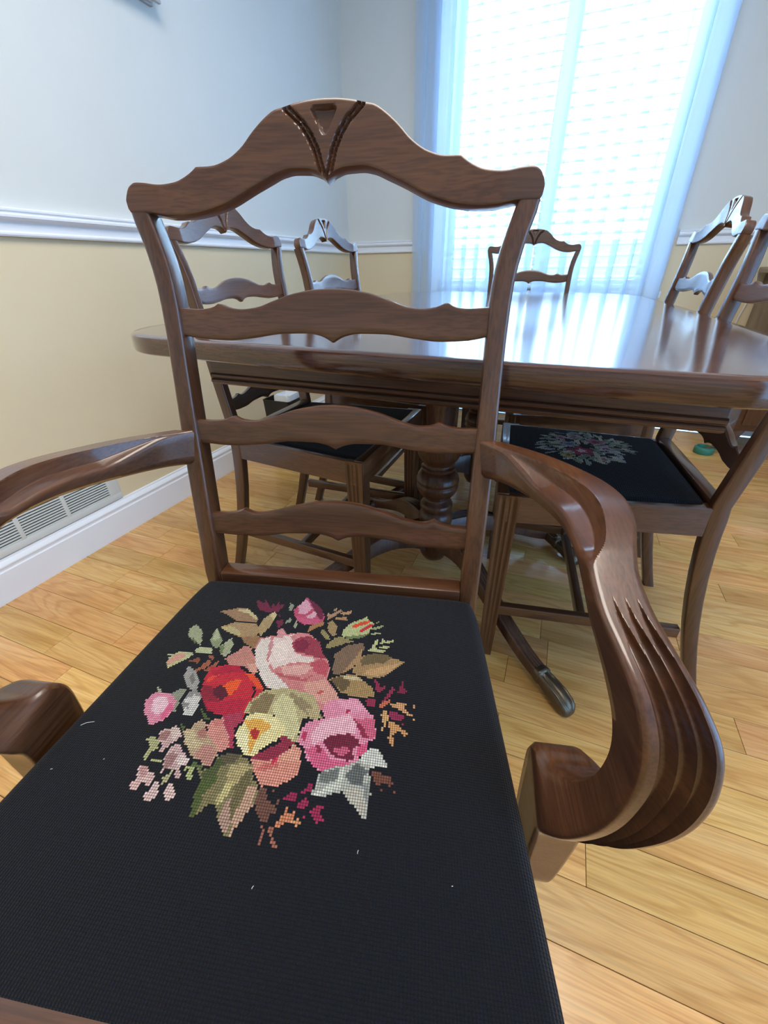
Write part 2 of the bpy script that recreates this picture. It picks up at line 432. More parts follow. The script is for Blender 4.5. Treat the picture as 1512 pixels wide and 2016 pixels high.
def window():
    fr = quad_wall('window_1', [
        (WX0-.07, WX0, YB-.018, YB, WZ0-.02, WZ1+.07, M['trim']), (WX1, WX1+.07, YB-.018, YB, WZ0-.02, WZ1+.07, M['trim']),
        (WX0, WX1, YB-.018, YB, WZ1, WZ1+.07, M['trim']),
        (WX0-.08, WX1+.08, YB-.04, YB+.06, WZ0-.03, WZ0, M['trim'])])
    def sub(name, *b): return box(name, *b, fr)
    y = YB+.10
    box('sash_frame', WX0, WX0+.05, y-.02, y+.02, WZ0, WZ1, M['trim'], fr)
    box('sash_frame', WX1-.05, WX1, y-.02, y+.02, WZ0, WZ1, M['trim'], fr)
    box('sash_frame', WX0+.05, WX1-.05, y-.02, y+.02, WZ0, WZ0+.05, M['trim'], fr)
    box('sash_frame', WX0+.05, WX1-.05, y-.02, y+.02, WZ1-.05, WZ1, M['trim'], fr)
    xm = -0.235
    box('mullion', xm-.035, xm+.035, y-.02, y+.02, WZ0+.05, WZ1-.05, M['trim'], fr)
    box('pane', WX0+.05, xm-.035, y-.003, y+.003, WZ0+.05, WZ1-.05, M['glass'], fr, bev=0)
    box('pane', xm+.035, WX1-.05, y-.003, y+.003, WZ0+.05, WZ1-.05, M['glass'], fr, bev=0)
    # horizontal blind
    bl = empty('window_blind', (0, YB+.035, WZ0))
    tag(bl, 'white horizontal slat blind in the window behind the sheer curtains', 'blind')
    a, b = WX0+.012, WX1-.012
    box('head_rail', a, b, -.025, .025, WZ1-WZ0-.05, WZ1-WZ0-.005, M['blind'], bl)
    box('bottom_rail', a, b, -.022, .022, .012, .03, M['blind'], bl)
    rows = []
    tilt = radians(18)
    prof = [(-.024+.048*i/6, .0035*(1-((i-3)/3)**2)) for i in range(7)]
    pr2 = [(p*cos(tilt)-q*sin(tilt), p*sin(tilt)+q*cos(tilt)) for p, q in prof]
    ring = pr2+[(p, q-.0018) for p, q in reversed(pr2)]
    me = None
    for k in range(25):
        z = .065+k*.0515
        if z > WZ1-WZ0-.06: break
        if me is None:
            o = loft('slat', [[(a, p, q) for p, q in ring], [(b, p, q) for p, q in ring]], M['blind'], bl, angle=60); me = o.data
        else:
            o = link_mesh('slat', me, bl)
        o.location = (0, 0, z)
    for x in (a+.14, (a+b)/2, b-.14):
        tube('ladder_cord', [Vector((x, -.024, .03)), Vector((x, -.024, WZ1-WZ0-.05))], .0012, M['blind'], bl, 6)
    # lift cord with its tassel end near the left side
    # sheer curtains: pleated voile hanging to the floor
    def sheer(name, x0, x1, label, pitch, over, y, seed):
        rnd = random.Random(seed)
        path = []          # plan polyline (x, y)
        x = x0
        while x < x1-0.5*pitch:
            w = pitch*rnd.uniform(.85, 1.15); ov = over*rnd.uniform(.75, 1.25)
            xe = min(x+w, x1)
            path += [(x, y), (x+.25*(xe-x), y-.005), (x+.6*(xe-x), y-.006), (xe-.004, y-.003), (xe, y+.001), (xe-.003, y+.006), (xe-.5*ov, y+.008), (xe-ov+.003, y+.010), (xe-ov, y+.013), (xe-ov+.004, y+.016), (xe-.3*ov, y+.014)]
            x = xe+.001
        V = []; F = []
        zs = [0.015, 0.3, 0.6, 0.9, 1.2, 1.5, 1.8, 2.1, 2.28]
        n = len(path)
        for z in zs:
            k = (2.28-z)/2.28
            for i, (px, py) in enumerate(path):
                V.append((px+.006*k*sin(i*.37+z*2.1), py-.02*k*k*(0.5+.5*sin(i*.11+seed)), z))
        for r in range(len(zs)-1):
            for i in range(n-1):
                F.append((r*n+i, r*n+i+1, (r+1)*n+i+1, (r+1)*n+i))
        o = mesh_obj(name, V, F, M['sheer'], smooth=True, angle=80)
        tag(o, label, 'curtain', 'sheer curtains at the window')
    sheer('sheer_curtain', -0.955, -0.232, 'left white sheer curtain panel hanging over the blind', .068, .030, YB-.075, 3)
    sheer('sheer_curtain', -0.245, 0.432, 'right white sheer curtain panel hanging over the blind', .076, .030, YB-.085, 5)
    rod = empty('curtain_rod', (-.26, YB-.08, 2.30))
    tube('rod', [Vector((-.80, 0, 0)), Vector((.80, 0, 0))], .010, M['trim'], rod, 12)
    for s in (-.78, .78):
        box('bracket', s-.01, s+.01, 0, .08, -.02, .02, M['trim'], rod)
    tag(rod, 'white rod carrying the sheer curtains above the window', 'curtain rod')
window()

def ceiling_fill_panel():
    g = empty('ceiling_fill', (-0.02, 0.34, ZC))  # made-up fixture framing the added fill light
    tag(g, 'square white panel added out of view for fill light above the foreground armchair', 'ceiling light')
    for a, b, c, d in ((-.63, .63, -.63, -.605), (-.63, .63, .605, .63), (-.63, -.605, -.605, .605), (.605, .63, -.605, .605)):
        box('housing', a, b, c, d, -.075, 0, M['trim'], g, bev=.004)
    box('back_plate', -.605, .605, -.605, .605, -.03, 0, M['trim'], g, bev=0)
ceiling_fill_panel()

# ------------------------------------------------------------------ wall fittings
def fittings():
    g = empty('wall_vent', (XL, 0, 0))
    tag(g, 'pale grey louvred air vent low on the wall above the baseboard', 'vent')
    y0, y1, z0, z1 = .26, .872, .130, .285
    x = 0
    box('back_plate', 0, .002, y0+.01, y1-.01, z0+.01, z1-.01, M['vent_dark'], g, bev=0)
    box('frame', 0, .007, y0, y1, z0, z0+.024, M['vent'], g, bev=.002)
    box('frame', 0, .007, y0, y1, z1-.024, z1, M['vent'], g, bev=.002)
    box('frame', 0, .007, y0, y0+.04, z0+.022, z1-.022, M['vent'], g, bev=.002)
    box('frame', 0, .007, y1-.042, y1, z0+.022, z1-.022, M['vent'], g, bev=.002)
    for y in (.406, .544, .682):
        box('divider', 0, .0075, y-.006, y+.006, z0+.022, z1-.022, M['vent'], g, bev=.001)
    me = None
    n = 13
    for i in range(n):
        z = z0+.026+i*(z1-z0-.052)/(n-1)
        if me is None:
            V = [(.0015, y0+.03, .0002), (.0068, y0+.03, -.0016), (.0068, y0+.03, .0014), (.0015, y0+.03, .0026)]
            o = loft('louvre', [[(a, y0+.03, c) for a, b, c in V], [(a, y1-.03, c) for a, b, c in V]], M['vent'], g); me = o.data
        else: o = link_mesh('louvre', me, g)
        o.location = (0, 0, z)
    # framed panel high on the left wall, only its lower corner is in view
    g = empty('picture_frame', (XL, 0, 0))
    tag(g, 'grey framed panel high on the left wall cut by the photo top', 'picture')
    ya, yb, za, zb = .92, 1.513, 1.559, 2.12
    for k, (x0, x1, ins, m) in enumerate(((0, .011, 0, 'frame_grey'), (.011, .034, .006, 'trim'), (.034, .045, 0, 'frame_grey'))):
        nm = ('back_frame', 'side_panel', 'front_frame')[k]
        a, b, c, d = ya+ins, yb-ins, za+ins, zb-ins
        box(nm, x0, x1, a, b, c, c+.03, M[m], g, bev=.001)
        box(nm, x0, x1, a, b, d-.03, d, M[m], g, bev=.001)
        box(nm, x0, x1, a, a+.03, c+.03, d-.03, M[m], g, bev=.001)
        box(nm, x0, x1, b-.03, b, c+.03, d-.03, M[m], g, bev=.001)
    box('picture_panel', .004, .034, ya+.036, yb-.036, za+.036, zb-.036, M['picture'], g, bev=0)
    # small black stop at the baseboard
    g = empty('door_stop', (XL+.03, 1.45, 0))
    lathe('rubber_foot', [(.0, .0), (.014, 0), (.016, .006), (.014, .014), (.006, .017), (0, .017)], M['black'], g, n=20)
    lathe('pin', [(.0, .016), (.005, .016), (.005, .03), (.003, .033), (0, .033)], M['brass'], g, n=12)
    tag(g, 'small dark round stop on the floor against the white baseboard', 'stop')
fittings()

# ------------------------------------------------------------------ chairs
S = 0.982
Z0 = 0.462                 # height of the seat line at the back
def mirror(pts): return [(-u, v) for u, v in reversed(pts) if u > 0]+pts
mm = lambda pts: [(a*.001, b*.001) for a, b in pts]
CREST_T = mm([(0, 534), (12, 533.6), (30, 531.3), (42, 528.6), (50, 527), (60, 521.5), (74, 510.5), (88, 497), (104, 487), (120, 482), (130, 481.2), (136, 481), (141, 477.5), (148, 473), (161, 467.5), (179, 465), (195, 467), (204, 467.5), (211, 464.5), (215.5, 458), (217, 452)])
CREST_B = mm([(0, 468), (4, 471.5), (8, 474), (20, 477.5), (36, 478), (50, 475.5), (62, 470.5), (80, 462.5), (112, 447.5), (139, 440), (157, 437.5), (172, 437), (190, 439.5), (194, 440), (214, 440), (216, 443), (217, 450)])
SLATS = [
    (mm([(0, 369), (14, 368.5), (42, 364.5), (68, 356.5), (89, 349.5), (107, 347.5), (120, 349), (128, 352), (132, 353.5), (137, 350.5), (145, 348), (155, 347), (178, 348)]),
     mm([(0, 312), (6, 315.5), (12, 318.5), (32, 322), (60, 321.5), (98, 316.5), (128, 313.5), (155, 314.5), (178, 318.5)])),
    (mm([(0, 240), (17, 239), (53, 232.5), (84, 222.5), (107, 218), (121, 219.5), (127, 222), (131, 224.5), (136, 221.5), (146, 219), (158, 218), (178, 219)]),
     mm([(0, 184), (6, 187), (12, 189.5), (28, 192.5), (59, 193), (98, 188), (135, 186), (178, 190)])),
    (mm([(0, 112), (19, 111), (58, 103.5), (92, 94), (112, 91.2), (122, 92.5), (127, 95), (131, 97.3), (136, 94.5), (147, 92), (158, 91), (176, 91.5)]),
     mm([(0, 55), (6, 58), (12, 60.5), (30, 63.5), (70, 62.5), (110, 57.5), (140, 58), (176, 62)]))]
ST_OUT = mm([(0, 195), (100, 197), (176, 198), (250, 197), (330, 197), (365, 198.5), (390, 202), (413, 207.5), (430, 213), (441, 215.5)])
ST_IN = mm([(0, 172), (80, 173), (270, 176), (320, 176), (350, 176.5), (378, 178.5), (400, 182.5), (422, 188.5), (441, 194.5)])
GROOVE = mm([(-41.5, 532), (-37.5, 526.8), (-24, 516), (-15.7, 505.3), (-9.2, 492.6), (-5.1, 478.7), (-2, 468)])
TRI = mm([(-13.5, 525), (-11, 528), (11, 528), (13.5, 525), (2.5, 506), (0, 505), (-2.5, 506)])

def seg_dist(p, a, b):
    ax, ay = a; bx, by = b; px, py = p
    dx, dy = bx-ax, by-ay; L = dx*dx+dy*dy
    t = max(0, min(1, ((px-ax)*dx+(py-ay)*dy)/L)) if L else 0
    cx, cy = ax+t*dx, ay+t*dy
    s = (dx*(py-ay)-dy*(px-ax))
    return sqrt((px-cx)**2+(py-cy)**2)*(1 if s >= 0 else -1)
def poly_dist(p, pts):
    best = 9
    for a, b in zip(pts, pts[1:]):
        d = seg_dist(p, a, b)
        if abs(d) < abs(best): best = d
    return best
def inside(p, poly):
    x, y = p; c = False; j = len(poly)-1
    for i in range(len(poly)):
        xi, yi = poly[i]; xj, yj = poly[j]
        if (yi > y) != (yj > y) and x < (xj-xi)*(y-yi)/(yj-yi)+xi: c = not c
        j = i
    return c
def carve(u, v):
    p = (-abs(u), v)
    d = poly_dist(p, GROOVE)
    z = 0.0
    for off in (-.0020, .0020):
        q = abs(d-off)/.0019
        if q < 1: z = max(z, .0042*(1-q*q))
    if abs(u) < .03 and inside((u, v), TRI):
        e = abs(poly_dist((u, v), TRI+[TRI[0]]))
        z = max(z, .0060*min(1, e/.0018))
    return z

def back_map(phi, ku=1.0):
    s, c = sin(phi), cos(phi)
    return lambda u, v, d: (u*ku, v*s+d*c, Z0+v*c-d*s)
def bow(u): return max(0.0, 0.016*(1-(u/.18)**2))

def plate(name, top, bot, umax, thick, mp, mat, parent, us, nv, carvef=None, d0=0.0):
    """curved board between two outline curves, both faces, rounded arrises"""
    V = []; F = []
    r = min(.0022, thick*.3)
    rows = [0, .25, .6, 1.0]
    prof = [(0, r), (r*.3, r*.3), (r, 0)]            # (inset, depth) at an edge
    def column(u, front):
        t, b = spl(top, abs(u)), spl(bot, abs(u))
        h = t-b
        pts = []
        for ins, dep in prof: pts.append((b+min(ins, h*.3), dep))
        for k in range(1, nv): pts.append((lerp(b+r, t-r, k/nv) if h > 3*r else lerp(b+.3*h, t-.3*h, k/nv), 0))
        for ins, dep in reversed(prof): pts.append((t-min(ins, h*.3), dep))
        out = []
        for v, dep in pts:
            if front:
                d = d0+bow(u)+dep+(carvef(u, v) if carvef and dep == 0 else 0)
            else:
                d = d0+bow(u)+thick-dep
            out.append(mp(u, v, d))
        return out
    rings = []
    for u in us:
        f = column(u, True); b = column(u, False)
        rings.append(f+b[::-1])
    return loft(name, rings, mat, parent, angle=38)

def mirror_us(us): return [-u for u in reversed(us) if u > 0]+us
def urange(a, b, st):
    n = max(1, int(round((b-a)/st))); return [a+(b-a)*i/n for i in range(n)]
US_SLAT = mirror_us(urange(0, .178, .0045)+[.178])
US_CREST = mirror_us(urange(0, .050, .0011)+urange(.05, .2, .004)+urange(.2, .216, .002)+[.216, .2168])

def stile(name, side, phi, mp, mat, parent, ku, leg_back, zbot=0.0):
    rings = []
    vs = [.4405, .43, .42, .41, .40, .385, .37, .35, .32, .28, .24, .2, .16, .12, .08, .04, 0]
    for v in vs:
        o, i = interp(ST_OUT, v), interp(ST_IN, v)
        D = lerp(.031, .026, v/.44)
        ring = []
        for a, b in rrect(o-i, D, .0035, 3):
            ring.append(mp(side*((o+i)/2+a), v, D/2+b))
        rings.append(ring)
    zs = [.43, .40, .36, .30, .24, .18, .12, .06, .02, zbot]
    for z in zs:
        t = (Z0-z)/Z0
        w = lerp(.024, .026, t); D = lerp(.033, .027, t)
        uc = lerp(.1835, .186, t)
        yf = leg_back*t**1.7
        ring = [(side*(uc+a)*ku, yf+D/2+b, z) for a, b in rrect(w, D, .0035, 3)]
        rings.append(ring)
    return loft(name, rings, mat, parent, angle=45)

def fluted_leg(name, cx, cy, wtop, wbot, ztop, mat, parent):
    """square tapering leg with three flutes on the front and outer faces"""
    def ring(w, amp):
        pts = []
        h = w/2; n = 24
        for s in range(4):
            for k in range(n):
                t = -1+2*k/n
                g = 0
                if s in (0, 1, 2, 3):
                    q = abs(t)
                    ph = (t+.72)/(1.44/3)
                    if 0 <= ph <= 3: g = amp*abs(sin(pi*ph))**.7
                e = h-g
                x, y = t*h, -e
                if s == 1: x, y = e, t*h
                if s == 2: x, y = -t*h, e
                if s == 3: x, y = -e, -t*h
                pts.append((cx+x, cy+y))
        return pts
    zs = [(ztop, 0), (ztop-.006, 0), (ztop-.012, .0022), (.06, .0022), (.05, 0), (0, 0)]
    rings = []
    for z, amp in zs:
        w = lerp(wbot, wtop, z/ztop)
        rings.append([(x, y, z) for x, y in ring(w, amp)])
    return loft(name, rings, mat, parent, angle=35)

def cushion(name, hb, hf, depth, parent, nx, ny, paint, ztop=Z0, y0=0.0, dome=.008):
    """upholstered seat pad worked in wool, one face per stitch"""
    V = []; F = []; C = []; UV = []
    cr = .03
    def half(w):
        h = lerp(hb, hf, w/depth)
        return h
    def pos(a, b):
        w = b*depth; h = half(w); u = a*h
        e = min(h-abs(u), w, depth-w)
        ex = h-abs(u); ey = min(w, depth-w)
        # rounded plan corners
        if ex < cr and ey < cr:
            pass
        R = .014
        z = ztop-.004+dome*(1-a*a)*(1-(2*b-1)**2)
        if e < R: z -= R-sqrt(max(0, R*R-(R-e)**2))
        # pull corners in
        k = (abs(a)**14)*(abs(2*b-1)**14)
        u *= 1-.05*k; w2 = lerp(w, depth/2, .035*k)
        return (u, y0-w2, z)
    # finer spacing near rim
    for j in range(ny+1):
        for i in range(nx+1):
            V.append(pos(-1+2*i/nx, j/ny))
    for j in range(ny):
        for i in range(nx):
            F.append((j*(nx+1)+i, j*(nx+1)+i+1, (j+1)*(nx+1)+i+1, (j+1)*(nx+1)+i))
            b = (j+.5)/ny; w = b*depth; u = (-1+2*(i+.5)/nx)*half(w)
            C.append(paint(u, w)); UV.append((i, j))
    # skirt
    rim = [j*(nx+1) for j in range(ny+1)]+[ny*(nx+1)+i for i in range(1, nx+1)]+[j*(nx+1)+nx for j in range(ny-1, -1, -1)]+[i for i in range(nx-1, 0, -1)]
    base = len(V); m = len(rim)
    for q in rim:
        x, y, z = V[q]; V.append((x, y, ztop-.034))
    for k in range(m):
        F.append((rim[k], rim[(k+1) % m], base+(k+1) % m, base+k)); C.append(DARK); UV.append((k, 0))
    F.append(tuple(range(base+m-1, base-1, -1))); C.append(DARK); UV.append((0, 0))
    me = bpy.data.meshes.new(name); me.from_pydata(V, [], F); me.update()
    me.polygons.foreach_set('use_smooth', [True]*len(me.polygons))
    ca = me.color_attributes.new('wool', 'FLOAT_COLOR', 'CORNER')
    ul = me.uv_layers.new(name='stitch')
    k = 0; cs = []; us = []
    corner = ((0, 0), (1, 0), (1, 1), (0, 1))
    for f, c, (i, j) in zip(F, C, UV):
        for q in range(len(f)):
            cs += [c[0], c[1], c[2], 1.0]
            a, b = corner[q % 4]; us += [i+a, j+b]
    ca.data.foreach_set('color', cs); ul.data.foreach_set('uv', us)
    me.materials.append(M['needle'])
    return link_mesh(name, me, parent)

DARK = (0.0038, 0.0046, 0.0085)
def hexc(h):
    h = h.lstrip('#'); v = [int(h[i:i+2], 16)/255 for i in (0, 2, 4)]
    return tuple(c/12.92 if c < .04045 else ((c+.055)/1.055)**2.4 for c in v)

BOUQUET = []
